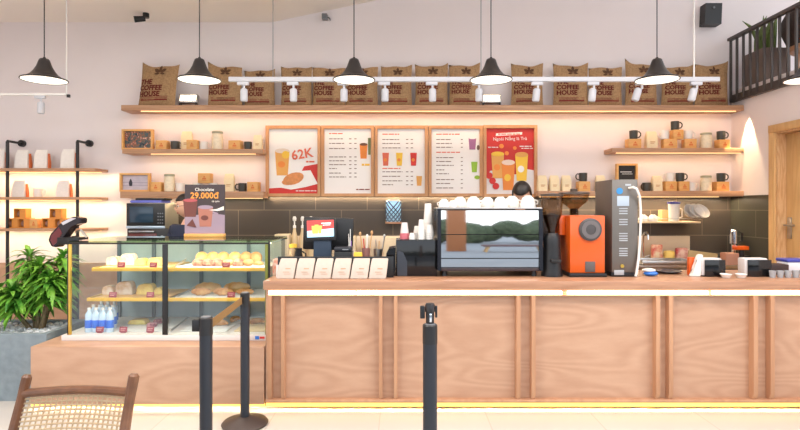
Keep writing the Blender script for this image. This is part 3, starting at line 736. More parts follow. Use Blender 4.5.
# ------------------------------------------------------------------ steel pipe rack shelves on the left wall
GR = 'left rack'
def rack():
    t = thing('pipe_rack', (U(77, 6.24), 6.24, 0), 'black pipe rack with three wooden shelves on the left wall', 'shelving')
    ox, oy = U(77, 6.24), 6.24
    for u in (7.5, 77.5, -62):
        x = U(u, 6.24) - ox; zt = V(141, 6.24)
        MB().tube([(x, 0, 0), (x, 0, zt-.01), (x+.0, .012, zt)], .018).tube([(x, 0, zt), (x, 6.47-oy-.0, zt)], .014).obj('upright', M_blackm, t)
        MB().cyl((x, 6.46-oy, zt), (x, 6.499-oy, zt), .04).obj('wall_flange', M_blackm, t)
    zs = []
    for v in (168, 197, 228.5):
        zt = V(v, 6.2); zs.append(zt)
        MB().box(U(-80, 6.2)-ox, U(103, 6.38)-ox, -.04+.02, .255, zt-.03, zt, .003).obj('shelf_board', M_shelf, t)
        MB().box(U(-80, 6.2)-ox, U(99, 6.4)-ox, .2, .215, zt-.038, zt-.0305).obj('led_strip', M_ledwarm, t)
    return zs
RZ = rack()
pr = thing('retail_pouch', (0,0,0), 'x', 'pouch')
me = MB(); vs = [(-.085,-.045,0),(.075,-.045,0),(.075,.045,0),(-.085,.045,0),(-.08,-.03,.16),(.07,-.03,.16),(.07,.03,.16),(-.08,.03,.16),(-.07,-.006,.225),(.06,-.006,.225),(.06,.006,.225),(-.07,.006,.225)]
bv = [me.bm.verts.new(v) for v in vs]
for q in ((3,2,1,0),(0,1,5,4),(1,2,6,5),(2,3,7,6),(3,0,4,7),(4,5,9,8),(5,6,10,9),(6,7,11,10),(7,4,8,11),(8,9,10,11)): me.bm.faces.new([bv[i] for i in q])
bmesh.ops.bevel(me.bm, geom=me.bm.edges[:], offset=.004, segments=2, affect='EDGES')
me.obj('bag', mat('ivory_pouch', (250, 242, 234), .6, noise=.05, scale=30), pr)
MB().prism([(.0765, 0), (.09, 0), (.091, .06), (.083, .14), (.0765, .18)], -.02, .02).obj('orange_gusset', mat('gusset_orange', (226, 118, 66), .6), pr)
P_pr = Proto(pr)
gr = 'white pouches on the pipe rack'
for u, zi, l, s in ((-1, 0, 'white pouch with orange edge at the left picture edge, top rack shelf', 1.05), (23, 0, 'shorter white pouch with orange edge right of the left upright, top rack shelf', .98),
                 (42, 0, 'white pouch with orange edge in the middle of the top rack shelf', .98), (69, 0, 'tall white pouch against the right upright, top rack shelf', 1.02),
                 (20, 1, 'white pouch left on the middle rack shelf', .95), (64, 1, 'white pouch right on the middle rack shelf', .95)):
    P_pr((U(u, 6.33), 6.34, RZ[zi]+.0005), l, gr, 0, (s, 1, s*(1 if zi == 0 else .9)))
put(P_wm, 38, RZ[1]+.0005, 'white mug with red print between the pouches, middle rack shelf', gr, y=6.34)
gb = 'window-front gift boxes on the bottom rack shelf'
gbx = thing('gift_box', (0,0,0), 'x', 'box')
f = MB(); f.box(-.08, .08, -.05, .05, 0, .01).box(-.08, .08, -.05, .05, .103, .113).box(-.08, -.07, -.05, .05, .01, .103).box(.0, .08, -.05, .05, .01, .103).box(-.07, 0, .03, .05, .01, .103)
f.obj('case', mat('kraft_orange', (228, 150, 70), .7), gbx)
MB().sph((-.035, 0, .05), .034, sz=1.1).obj('contents', mat('dark_contents', (150, 110, 90), .6), gbx)
P_g = Proto(gbx)
for u, dz, l in ((14, 0, 'bottom left gift box of the left stack'), (26, 0, 'bottom middle gift box of the left stack'), (22, .1135, 'top gift box of the left stack'),
                 (50, 0, 'bottom left gift box of the right stack'), (62, 0, 'bottom right gift box of the right stack'), (57.5, .1135, 'top gift box of the right stack')):
    P_g((U(u, 6.33), 6.34, RZ[2]+.0005+dz), l, gb, 0, (.85, 1, 1))
put(P_bx, 36.5, RZ[2]+.0005, 'pale box with red print right of the left gift box stack', gb, y=6.34, sc=(.6, 1, .95))
# ------------------------------------------------------------------ pendant lamps
def pendant(x, y, label):
    z = V(80.5, y); zc = ceilz(x) - z
    t = thing('pendant_lamp', (x, y, z), label, 'lamp', 'row of dark pendant lamps')
    prof = [(.175, 0), (.176, .004), (.172, .012), (.14, .022), (.105, .045), (.078, .078), (.058, .115), (.046, .15), (.038, .172), (.03, .178), (.026, .176), (.042, .12), (.06, .075), (.1, .036), (.15, .014), (.172, .002)]
    inner = [(0, .165), (.024, .165), (.04, .12), (.058, .075), (.098, .036), (.15, .012), (.172, 0)]
    MB().lathe(inner + prof[1:10] + [(0, .178)], seg=40).obj('shade', M_darkm, t)
    MB().lathe([(0, .018), (.117, .018), (.122, .011), (.15, .009), (.171, .0015), (.171, .0045), (.15, .0135), (0, .0215)], seg=40).obj('glowing_diffuser', M_lampin, t)
    MB().cyl((0, 0, .178), (0, 0, .192), .014, .009).cyl((0, 0, .192), (0, 0, zc-.02), .0042, seg=8).obj('cord', M_blackm, t)
    MB().cyl((0, 0, zc-.022), (0, 0, zc+.0), .05).obj('ceiling_cap', M_blackm, t)
    d = bpy.data.lights.new('pendant_bulb', 'SPOT'); d.energy = 26; d.spot_size = math.radians(150); d.spot_blend = .6; d.color = (1, .9, .76); d.shadow_soft_size = .12
    o = bpy.data.objects.new('pendant_bulb', d); COL.objects.link(o); o.location = (x, y, z - .01)
    return t
for u, l in ((44.3, 'leftmost dark pendant lamp, above the potted plant'), (199.5, 'dark pendant lamp above the pastry case'),
             (354, 'dark pendant lamp above the payment screen, in front of the middle sacks'), (491, 'dark pendant lamp above the espresso machine'),
             (657, 'dark pendant lamp above the right end of the track, by the right mugs'), (808, 'dark pendant lamp cut by the right picture edge under the balcony')):
    pendant(U(u, 4.5), 4.5, l)

# track with spotlights
YT = 4.95; zt = V(79.5, YT)
t = thing('lighting_track', (U(474, YT), YT, zt), 'long white lighting track hanging in front of the sacks', 'track')
x0, x1 = U(229, YT) - U(474, YT), U(719, YT) - U(474, YT)
M_tw = mat('track_white', (206, 206, 212), .5)
MB().box(x0, x1, -.02, .02, -.021, .021, .004).obj('rail', M_tw, t)
for u in (273, 481, 694):
    x = U(u, YT) - U(474, YT); zc = ceilz(U(u, YT)) - zt
    MB().cyl((x, 0, .0215), (x, 0, zc), .007 if u > 600 else .0035, seg=8).obj('suspension_rod', M_white if u > 600 else M_grey, t)
sl = thing('track_spotlight', (0,0,0), 'x', 'spotlight')
MB().box(-.06, .045, -.016, .016, -.03, 0, .004).obj('adapter', M_tw, sl)
MB().cyl((0, 0, -.03), (0, 0, -.065), .01).obj('stem', M_tw, sl)
hd2 = MB(); hd2.lathe([(.018, -.06), (.03, -.068), (.033, -.085), (.033, -.168), (.028, -.178), (0, -.178)][::-1], seg=20, M=Matrix.Identity(3))
hd2.obj('lamp_head', M_tw, sl)
P_sl = Proto(sl)
labs = ['leftmost spotlight on the long white track', 'second spotlight from the left on the long white track', 'third track spotlight, just left under the middle pendant', 'fourth track spotlight, right of the middle pendant',
        'fifth track spotlight, before the deep sagging sack', 'sixth track spotlight, under the right-of-centre pendant', 'seventh track spotlight, in front of the lone sack', 'eighth track spotlight, in front of the tight sack pair',
        'ninth track spotlight, left under the right pendant', 'rightmost spotlight on the long white track']
for (u, ry), l in zip(((244, 0), (293.5, 0), (344, 0), (385, 0), (432.5, 0), (479, 0), (538, .1), (594, .1), (642, .3), (697, .25)), labs):
    o = P_sl((U(u, YT), YT, zt - .0215), l, 'spotlights on the track')
    for ch in o.children:
        if ch.name.startswith('lamp_head') and ry: ch.rotation_euler = (0, ry, 0); ch.location = (-.012*ry/.3, 0, 0)
for u in (293.5, 432.5, 594):
    spot('track_spot_beam', (U(u, YT), YT+.02, zt-.22), (math.radians(18), 0, 0), 14, (1, .9, .78), math.radians(70), .8, .03)
# left track
YL = 5.4; zl = V(94.5, YL)
t = thing('lighting_track', (U(20, YL), YL, zl), 'short white lighting track above the pipe rack at the left', 'track')
MB().box(U(-60, YL)-U(20, YL), U(66, YL)-U(20, YL), -.015, .015, -.012, .012, .003).obj('rail', M_white, t)
MB().cyl((U(66.5, YL)-U(20, YL), 0, -.01), (U(66.5, YL)-U(20, YL), 0, 3.77-zl), .006, seg=8).obj('suspension_rod', M_white, t)
MB().box(U(67.2, YL)-U(20, YL), U(69.8, YL)-U(20, YL), -.012, .012, -.03, .0, .002).obj('end_clip', M_black, t)
dup(sl, (U(41, YL), YL, zl-.0125), 'spotlight on the short left track above the pipe rack', 'spotlights on the track')
# ceiling camera, wall bracket, speaker
t = thing('security_camera', (U(146, 6.2), 6.2, 3.77), 'small dark camera under the ceiling left of the second pendant', 'camera')
MB().cyl((0,0,0),(0,0,-.05),.035).obj('base', M_blackm, t); MB().cyl((-.01,0,-.06),(-.11,-.05,-.085),.03,.036).obj('camera_body', M_black, t)
t = thing('wall_sensor', (U(326, 6.48), 6.4995, V(18, 6.5)), 'small grey sensor with cable high on the wall left of centre', 'sensor')
MB().box(-.045,.02,-.07,-.0,-.035,.035,.008).obj('sensor_body', M_grey, t); MB().tube([(.02,-.02,-.0),(.045,-.02,-.01),(.05,-.005,-.03)],.006).obj('cable', M_black, t)
t = thing('wall_speaker', (U(708, 6.49), 6.499, V(27, 6.49)), 'black box speaker high on the wall left of the balcony rail', 'speaker')
MB().prism([(-.1, 0), (.095, .0), (.105, .245), (-.088, .245)], -.12, 0).obj('cabinet', M_black, t); MB().cyl((.004,-.1202,.19),(.004,-.13,.19),.012).obj('badge', M_grey, t)

# ------------------------------------------------------------------ balcony
t = thing('balcony_railing', (3.9, 4.7, 2.94), 'dark balcony railing with upright bars at the top right', 'railing')
M_rail = mat('rail_brown', (78, 70, 66), .5)
zt2 = V(38, 6.43) - 2.94
MB().box(-.03, .03, -2.1, 1.75, zt2-.035, zt2, .004).obj('top_rail', M_rail, t)
k = 0; y = 1.735
while y > -2.1:
    MB().box(-.012, .012, y-.02, y+.0, -.12, zt2-.0355, .002).obj('baluster', M_rail, t); y -= .118
MB().box(-.0, .049, -2.1, 1.75, -.14, -.06).obj('base_bar', M_rail, t)
t = thing('snake_plant', (4.17, 6.22, 2.941), 'grey pot of upright snake plant behind the balcony railing', 'plant')
MB().box(-.14, .17, -.17, .17, 0, .40, .01).obj('planter', mat('planter_taupe', (128, 112, 104), .8, noise=.1, scale=10), t)
rr = random.Random(4); lf = MB()
for k in range(16):
    a = rr.uniform(0, 2*PI); L = rr.uniform(.25, .42); x, y = rr.uniform(-.09, .1), rr.uniform(-.1, .1); tx, ty = rr.uniform(-.12, .12), rr.uniform(-.1, .1)
    if k == 0: x, tx, L = -.1, -.22, .32
    pts = [(x, y, .36), (x+tx*.2, y+ty*.2, .40+L*.4), (x+tx*.55, y+ty*.55, .40+L*.8), (x+tx, y+ty, .40+L)]
    lf.tube(pts, [.022, .026, .018, .002], 5)
lf.obj('foliage', mat('snake_leaf', (104, 122, 62), .5, noise=.3, scale=20), t)
t = thing('rattan_armchair', (4.42, 5.62, 2.941), 'round dark armchair behind the balcony railing', 'chair')
MR = mat('dark_rattan', (58, 44, 38), .7, noise=.3, scale=60)
sb = MB(); prof = []
N = 20
for i in range(N+1):
    a = PI*.5 + PI*2*i/N*.5 + 0
rows_ = []
for zz, rad in ((.30, .34), (.45, .40), (.60, .40), (.68, .36)):
    rows_.append([sb.bm.verts.new((math.cos(a)*rad, math.sin(a)*rad, zz)) for a in [PI*.35 + PI*1.3*i/N for i in range(N+1)]])
for zz, rad in ((.68, .34), (.60, .37), (.45, .37), (.30, .31)):
    rows_.append([sb.bm.verts.new((math.cos(a)*rad, math.sin(a)*rad, zz)) for a in [PI*.35 + PI*1.3*i/N for i in range(N+1)]])
for A, B in zip(rows_, rows_[1:] + rows_[:1]):
    for i in range(N): sb.bm.faces.new((A[i], A[i+1], B[i+1], B[i]))
sb.obj('curved_back', MR, t); MB().lathe([(0, .26), (.33, .26), (.35, .29), (.33, .33), (0, .34)]).obj('seat', M_rib, t)
for a in (.8, 2.4, 3.9, 5.5): MB().cyl((math.cos(a)*.27, math.sin(a)*.27, 0), (math.cos(a)*.25, math.sin(a)*.25, .27), .018).obj('leg', M_rib, t)

# ------------------------------------------------------------------ planter and plant at the left
PX0, PX1, PY0, PY1, PZ = -4.3, -2.855, 4.40, 4.98, V(334, 4.40)
t = thing('concrete_planter', (-3.55, 4.69, 0), 'grey concrete planter at the left beside the plywood base', 'planter')
pb = MB(); w2 = .05
ax0, ax1, ay0, ay1 = PX0+3.55, PX1+3.55, PY0-4.69, PY1-4.69
pb.box(ax0, ax1, ay0, ay0+w2, 0, PZ).box(ax0, ax1, ay1-w2, ay1, 0, PZ).box(ax0, ax0+w2, ay0+w2, ay1-w2, 0, PZ).box(ax1-w2, ax1, ay0+w2, ay1-w2, 0, PZ)
bmesh.ops.remove_doubles(pb.bm, verts=pb.bm.verts[:], dist=1e-5)
pb.obj('walls', M_conc, t)
MB().box(ax0+w2, ax1-w2, ay0+w2, ay1-w2, .02, PZ-.05).obj('soil', mat('soil', (70, 56, 46), .95), t)
rr = random.Random(11)
ico = bmesh.new(); bmesh.ops.create_icosphere(ico, subdivisions=1, radius=1)
iv = [v.co.copy() for v in ico.verts]; ifc = [[v.index for v in f.verts] for f in ico.faces]; ico.free()
pv, pf2 = [], []
for k in range(1000):
    c = Vector((rr.uniform(PX0+.075, PX1-.075), rr.uniform(PY0+.075, PY1-.075), PZ-.042+rr.uniform(0, .022))); R0 = rr.uniform(.014, .026); q = (rr.uniform(.8, 1.3), rr.uniform(.8, 1.2), .7)
    n0 = len(pv); pv += [c + Vector((v.x*q[0], v.y*q[1], v.z*q[2]))*R0 for v in iv]; pf2 += [[n0+i for i in f] for f in ifc]
pme = bpy.data.meshes.new('pebbles'); pme.from_pydata(pv, [], pf2); pme.materials.append(mat('white_pebble', (226, 228, 230), .7, noise=.12, scale=20))
for p_ in pme.polygons: p_.use_smooth = True
po2 = bpy.data.objects.new('pebbles', pme); COL.objects.link(po2)
tag(po2, 'white pebbles covering the soil of the grey planter', 'pebbles', kind='stuff')
px, py = U(38, 4.72), 4.72
t = thing('dracaena_plant', (px, py, PZ-.05), 'bushy green leafy plant growing from the grey planter', 'plant')
stems = [(.0, 0, .56, .02, .0), (-.05, .03, .64, -.08, .05), (.06, -.03, .46, .10, -.04), (-.08, -.02, .36, -.22, -.05), (.03, .05, .62, .13, .04), (-.03, -.05, .38, -.1, -.1)]
for (sx, sy, L, tx, ty) in stems[:5]:
    MB().tube([(sx*.5, sy*.5, 0), (sx+tx*.3, sy+ty*.3, L*.4), (sx+tx*.8, sy+ty*.8, L*.8), (sx+tx, sy+ty, L)], [.022, .018, .014, .01], 8).obj('stem', mat('stem_brown', (132, 112, 82), .8, noise=.3, scale=40), t)
lf = MB(); rr = random.Random(5)
def leaf(mb, p, d, L, W):
    d = Vector(d).normalized(); side = d.cross(Vector((0, 0, 1)));
    if side.length < .1: side = Vector((1, 0, 0))
    side.normalize(); up = side.cross(d)
    A = []; n = 6
    for i in range(n+1):
        q = i/n; c = p + d*(L*q) - Vector((0, 0, 1))*(L*.55*q*q) ; wd = W*math.sin(PI*min(1, q*.85+.12))*(1 if q < .99 else .05)
        A.append((mb.bm.verts.new(c - side*wd + up*wd*.35), mb.bm.verts.new(c), mb.bm.verts.new(c + side*wd + up*wd*.35)))
    for a, b2 in zip(A, A[1:]):
        mb.bm.faces.new((a[0], a[1], b2[1], b2[0])); mb.bm.faces.new((a[1], a[2], b2[2], b2[1]))
for (sx, sy, L, tx, ty) in stems:
    for j in range(13):
        q = .5 + .5*j/12
        c = Vector((sx+tx*q, sy+ty*q, L*q))
        for k in range(14):
            a = rr.uniform(0, 2*PI); el = rr.uniform(-.25, 1.0) + .35*(j > 10); LL = rr.uniform(.15, .25)
            d = Vector((math.cos(a)*math.cos(el), math.sin(a)*math.cos(el)*.8, math.sin(el)))
            if px + c.x + d.x*LL > -2.76: continue
            leaf(lf, c, d, LL, rr.uniform(.013, .022))
lo = lf.obj('foliage', mat('leaf_green', (134, 186, 64), .4, rgb2=(62, 128, 42), scale=9), t)

# ------------------------------------------------------------------ queue posts
def stanchion(u, Y, label, top=.95, r=.032, clip=True, head=None):
    x = U(u, Y)
    t = thing('queue_post', (x, Y, 0), label, 'stanchion', 'black queue posts')
    MB().lathe([(0, 0), (.16, 0), (.165, .012), (.15, .028), (.06, .05), (.04, .06), (0, .06)], seg=40).obj('base', mat('post_base', (74, 62, 58), .45, .3), t)
    MB().lathe([(0, .06), (r, .06), (r, top-.10), (0, top-.10)]).obj('pole', mat('post_black', (42, 46, 54), .45, .2), t)
    MB().lathe([(0, top-.10), (r+.002, top-.10), (r+.002, top-.006), (r-.003, top), (0, top)]).obj('belt_cassette', M_black, t)
    MB().lathe([(0, top+.0002), (r-.008, top+.0002), (r-.01, top+.004), (0, top+.005)]).obj('cap', M_grey, t)
    return t, x
ta, xa = stanchion(206, 3.06, 'black queue post nearer the viewer, holding the end of the brown belt', r=.035)
MB().box(-.075, -.034, -.015, .015, .87, .935, .004).obj('belt_clip', M_black, ta)
tb, xb = stanchion(245, 3.93, 'black queue post standing further back in front of the pastry case')
# belt from rear cassette to front post: a child of the front post would not move alone, so it is its own thing
v0 = Vector((xb - .012, 3.93-.036, 0)); v1 = Vector((xa+.012, 3.06+.04, 0))
bb = MB(); dd = (v1-v0).normalized(); nn = Vector((-dd.y, dd.x, 0))*.0012
vv = []
for p in (v0, v1):
    for s in (-1, 1):
        for z in (.875, .925): vv.append(bb.bm.verts.new(p + nn*s + Vector((0, 0, z))))
for q in ((0,1,3,2),(4,5,7,6),(0,1,5,4),(2,3,7,6),(0,2,6,4),(1,3,7,5)): bb.bm.faces.new([vv[i] for i in q])
tag(bb.obj('queue_belt', mat('belt_brown', (146, 112, 66), .7)), 'brown belt stretched between the two left queue posts', 'belt')
tc2, xc = stanchion(430, 2.85, 'lone black queue post in front of the counter below the espresso machine', top=.955, r=.037)
MB().lathe([(0, .961), (.022, .961), (.022, 1.02), (.026, 1.02), (.026, 1.055), (.02, 1.064), (0, 1.064)]).obj('finial', M_darkm, tc2)
MB().box(-.052, -.027, -.014, .014, .985, 1.05, .004).obj('belt_clip', M_black, tc2)
MB().box(.0265, .038, -.012, .012, .99, 1.05, .003).obj('belt_clip', M_black, tc2)
MB().box(-.004, .008, -.0285, -.0225, .97, 1.015, .002).obj('metal_pin', M_chrome, tc2)

# ------------------------------------------------------------------ cane chair, lower left
def W(u, v, Y): return Vector((U(u, Y), Y, V(v, Y)))
Mch = wood('chair_walnut', (128, 84, 56), (92, 58, 38), (3, 3, 3), 2, 3, .35)
TL, TR = W(27, 377, 2.72), W(134, 376, 2.50)
BL, BR = W(3, 470, 2.62), W(119, 470, 2.40)
t = thing('cane_chair', ((BL.x+BR.x)/2, 2.35, 0), 'dark wooden chair with woven cane back at the lower left', 'chair')
org = Vector(((BL.x+BR.x)/2, 2.35, 0))
def ch(mb, name, m): return mb.obj(name, m, t)
def post(T, B, sgn):
    T = T-org; B = B-org; d = (T-B)
    pts = [B + d*q + Vector((0, 0, 0)) + Vector((-.012*math.sin(PI*q)*1.0, .02*math.sin(PI*q), 0)) for q in (0, .25, .5, .75, .93, 1)]
    foot = Vector((B.x + (.02), B.y + .12, 0))
    mb = MB(); mb.tube([foot, (foot+pts[0])/2 + Vector((0, -.01, 0))] + pts + [pts[-1] + d.normalized()*.012], [.016, .02, .024, .024, .023, .022, .024, .024, .014], 10)
    ch(mb, 'back_post', Mch)
    return pts
pl = post(TL, BL, -1); prr = post(TR, BR, 1)
def lerp(a, b2, q): return a + (b2-a)*q
def on(u_, q):   # point on the back surface: u_ across, q up (0 bottom..1 top)
    a = lerp(pl[0], pl[-1], q); b2 = lerp(prr[0], prr[-1], q)
    p = lerp(a, b2, u_); p = p + Vector((-.012*math.sin(PI*q), .02*math.sin(PI*q), 0))
    p.y += .045*math.sin(PI*u_); return p
ch(MB().tube([on(u_/10, .81) for u_ in range(11)], .021, 10), 'top_rail', Mch)
ch(MB().tube([on(u_/10, .06) for u_ in range(11)], .019, 10), 'lower_rail', Mch)
cn = MB(); NU, NV = 20, 14
def strip(pts, r): cn.tube(pts, r, 4)
for i in range(1, NU):
    strip([on(.03+.94*i/NU, .08+.71*j/8) for j in range(9)], .0046)
for j in range(1, NV):
    strip([on(.03+.94*i/10, .08+.71*j/NV) for i in range(11)], .0046)
tag(ch(cn, 'woven_cane', mat('cane', (196, 172, 138), .6)), kind='stuff')
sz = .42; yb = (pl[0].y+prr[0].y)/2
seat = MB(); seat.prism([(pl[0].x-.0, pl[0].y-.02), (prr[0].x+.0, prr[0].y-.02), (prr[0].x+.06, prr[0].y-.50), (pl[0].x-.02, pl[0].y-.54)], sz-.04, sz, 'XY')
ch(seat, 'seat_frame', Mch)
ch(MB().prism([(pl[0].x+.05, pl[0].y-.06), (prr[0].x-.04, prr[0].y-.06), (prr[0].x+.01, prr[0].y-.46), (pl[0].x+.03, pl[0].y-.5)], sz+.001, sz+.012, 'XY'), 'cane_seat', mat('cane', (196, 172, 138)))
ch(MB().cyl((prr[0].x+.04, prr[0].y-.48, 0), (prr[0].x+.04, prr[0].y-.48, sz-.041), .018, .022), 'leg', Mch)
ch(MB().cyl((pl[0].x+.0, pl[0].y-.52, 0), (pl[0].x+.0, pl[0].y-.52, sz-.041), .018, .022), 'leg', Mch)
# ------------------------------------------------------------------ things in the pastry case
def tray(x0, x1, y0, y1, z, label, m=None):
    t = MB().box(-(x1-x0)/2, (x1-x0)/2, -(y1-y0)/2, (y1-y0)/2, 0, .008, .002).obj('tray', m or mat('white_tray', (240, 238, 234), .4))
    t.location = ((x0+x1)/2, (y0+y1)/2, z); return tag(t, label, 'tray', 'trays in the pastry case')
ZA, ZB, ZD = SZ[0]+.0045, SZ[1]+.0045, .5455
M_board = mat('board_wood', (214, 170, 110), .6)
tray(U(97, 4.5), -1.92, 4.53, 4.98, ZA, 'wooden tray on the top shelf left of the centre post', M_board)
tray(-1.87, -1.1, 4.53, 4.98, ZA, 'long white tray of rolls on the top shelf, right of the centre post')
tray(U(92, 4.5), -1.92, 4.53, 4.98, ZB, 'wooden tray on the middle shelf left of the centre post', M_board)
tray(-1.87, -1.1, 4.53, 4.98, ZB, 'long white tray of loaves on the middle shelf, right of the centre post')
tray(U(125, 4.6), -1.92, 4.46, 4.98, ZD, 'white tray on the case floor left of the centre post')
tray(-1.80, -1.42, 4.46, 4.98, ZD, 'white tray on the case floor just right of the centre post')
tray(-1.36, -1.1, 4.46, 4.98, ZD, 'paper lined tray on the case floor at the right end', mat('tray_paper', (232, 206, 160), .8))
TZ = .0085
# price tags
pt = thing('price_tag', (0,0,0), 'x', 'price tag')
MB().box(-.032, .032, -.002, .002, .006, .05, .002, Matrix.Rotation(-.2, 4, 'X')).obj('card', M_maroon, pt)
tx = MB(); tx.box(-.022, .02, -.0034, -.0024, .032, .037, 0, Matrix.Rotation(-.2, 4, 'X')).box(-.022, .012, -.0034, -.0024, .02, .025, 0, Matrix.Rotation(-.2, 4, 'X'))
tx.obj('printed_text', mat('tag_pink', (226, 160, 160), .6), pt)
MB().box(-.02, .02, -.004, .012, 0, .006, .001).obj('foot', M_maroon, pt)
P_pt = Proto(pt)
def ptag(u, z, label, y=4.515): P_pt((U(u, y), y, z), label, 'maroon price tags')
ptag(121, ZA, 'maroon price tag second from the left post, top shelf'); ptag(153, ZA, 'maroon price tag beside the centre post, top shelf')
ptag(226, ZA, 'maroon price tag in front of the rolls, top shelf right'); ptag(112.5, ZB, 'maroon price tag at the white packets, middle shelf')
ptag(150, ZB, 'maroon price tag at the yellow pack, middle shelf'); ptag(231, ZB, 'maroon price tag in front of the loaves, middle shelf right')
ptag(99.5, ZD, 'maroon price tag in front of the water bottles', 4.42); ptag(123, ZD, 'maroon price tag on the case floor between bottles and purple pastry', 4.42); ptag(150, ZD, 'maroon price tag before the purple pastry near the centre post', 4.42)
# rolls, top right
M_sw = mat('swirl_bread', (204, 146, 112), .7, rgb2=(136, 74, 64), scale=34); M_bun = mat('bun_yellow', (232, 190, 118), .6, rgb2=(206, 146, 74), scale=12); M_br = mat('bread_brown', (222, 172, 112), .7, rgb2=(186, 124, 66), scale=14)
def bread(kind, m, c, s, label, cat='bread', grp=None, rz=0, zs=1.15):
    mb = MB(); rr = random.Random(label)
    if kind == 'roll':      # round swirl with spiral ridge
        mb.lathe([(0, 0), (.042, 0), (.05, .015), (.047, .035), (.03, .046), (0, .048)], seg=18)
        pts = [(.042*(1-q/26)*math.cos(q*.75), .042*(1-q/26)*math.sin(q*.75), .038+.012*q/24) for q in range(25)]
        mb.tube(pts, .007, 5)
    elif kind == 'bun': mb.sph((0, 0, .028), .05, 1.1, 1, .62, 16)
    elif kind == 'croissant':
        pts = [(.075*math.cos(a), .05*math.sin(a), .022+.008*math.sin(a)) for a in [PI*q/14 for q in range(15)]]
        mb.tube(pts, [.006+.02*math.sin(PI*q/14)*(1+.12*(q % 2)) for q in range(15)], 12)
    elif kind == 'loaf':
        pts = [(-.105+.21*q/12, .012*math.sin(q*.8), .03) for q in range(13)]
        mb.tube(pts, [.004 + .032*math.sin(PI*q/12)**.6*(1+.08*math.sin(q*1.9)) for q in range(13)], 14)
    o = mb.obj('bread_roll' if kind in ('roll', 'bun') else ('croissant' if kind == 'croissant' else 'bread_loaf'), m)
    zmin = min(v.co.z for v in o.data.vertices)
    o.location = (c[0], c[1], c[2] - zmin*s*zs); o.scale = (s, s, s*zs); o.rotation_euler = (0, 0, rz)
    return tag(o, label, cat, grp)
n = 0
posn = ['far left', 'second from left', 'third from left', 'middle', 'third from right', 'second from right', 'far right']
z0 = ZA+TZ
for i, u in enumerate((199, 208.5, 218, 229, 239, 249, 259)):
    m, k = ((M_sw, 'roll'), (M_sw, 'roll'), (M_sw, 'roll'), (M_bun, 'bun'), (M_sw, 'roll'), (M_br, 'bun'), (M_br, 'croissant'))[i]
    bread(k, m, (U(u, 4.62)-.006, 4.62, z0), .98 if k == 'roll' else (.82 if k == 'bun' else .55), f'{"pink swirl roll" if k=="roll" else "golden roll"}, {posn[i]} of the front row, top shelf right', grp='rolls on the top right shelf')
for i, u in enumerate((202, 213, 223.5, 235, 246, 256)):
    m = (M_bun, M_bun, M_bun, M_bun, M_br, M_br)[i]
    bread('bun', m, (U(u, 4.78), 4.78, z0), 1.0, f'large {"yellow" if i < 4 else "brown"} bun, {["far left","second from left","third from left","third from right","second from right","far right"][i]} of the rear row, top shelf right', grp='rolls on the top right shelf', zs=1.75)
z1 = ZB+TZ
for i, (u, y, m, s, rz) in enumerate(((201, 4.60, M_br, .8, .1), (223, 4.60, M_br, .8, .1), (208, 4.76, M_bun, 1.1, .0), (237, 4.78, M_bun, 1.1, .0), (245, 4.62, M_br, .7, .1))):
    bread('loaf', m, (U(u, y), y, z1), s, ['brown loaf at the front left of the middle shelf tray', 'brown loaf in front centre of the middle shelf tray', 'yellow loaf behind on the left of the middle shelf tray', 'yellow loaf behind on the right of the middle shelf tray', 'short brown loaf at the right end of the middle shelf tray'][i], grp='loaves on the middle right shelf', rz=rz)
z2 = ZD+TZ
bread('croissant', M_br, (U(220, 4.62)-.0, 4.62, z2), .8, 'croissant at the front left of the lowest right trays', 'pastry', 'croissants on the case floor', .2)
bread('croissant', M_br, (U(232, 4.64), 4.80, z2), .8, 'croissant behind, on the case floor near the queue posts', 'pastry', 'croissants on the case floor', 1.2)
bread('croissant', M_br, (-1.23, 4.7, z2), .8, 'croissant on the paper lined tray at the right end', 'pastry', 'croissants on the case floor', .5)
# left side packs
def pack(u, y, z, w, h, d, m, label, cat='pack', rz=0):
    mb = MB(); mb.prism([(-w/2, 0), (w/2, 0), (w*.42, h*.75), (w*.3, h), (-w*.3, h*.96), (-w*.44, h*.7)], -d/2, d/2)
    bmesh.ops.bevel(mb.bm, geom=mb.bm.edges[:], offset=.006, segments=2, affect='EDGES')
    o = mb.obj('sandwich_pack', m); o.location = (U(u, y), y, z); o.rotation_euler = (0, 0, rz); return tag(o, label, cat, 'wrapped packs in the case')
M_pk = mat('wrapped_white', (240, 226, 208), .25, rgb2=(214, 170, 130), scale=12); M_pk2 = mat('wrapped_yellow', (244, 222, 130), .3, rgb2=(220, 180, 90), scale=10)
for u, z, w, h, m, l in ((114, ZA+TZ, .10, .075, M_pk, 'small wrapped pack at the left of the top shelf'), (129, ZA+TZ, .13, .10, M_pk, 'taller wrapped pack in the middle of the top left shelf'),
                     (142, ZA+TZ, .09, .06, M_pk2, 'low yellow wrapped pack, top left shelf'), (156, ZA+TZ, .12, .065, M_pk2, 'yellow wrapped pack beside the centre post, top shelf'),
                     (110, ZB+TZ, .10, .075, M_pk, 'white wrapped pack at the left of the middle shelf'), (126, ZB+TZ, .15, .11, M_pk, 'big white wrapped pack on the middle left shelf'),
                     (147, ZB+TZ, .15, .09, M_pk2, 'big yellow wrapped pack on the middle left shelf'), (160, ZB+TZ, .07, .06, M_pk2, 'small yellow pack touching the centre post area, middle shelf')):
    pack(u, 4.68, z, w, h, .09, m, l)
pack(139, 4.74, ZD+TZ, .16, .04, .1, M_pk2, 'flat yellow wrapped pastry on the case floor')
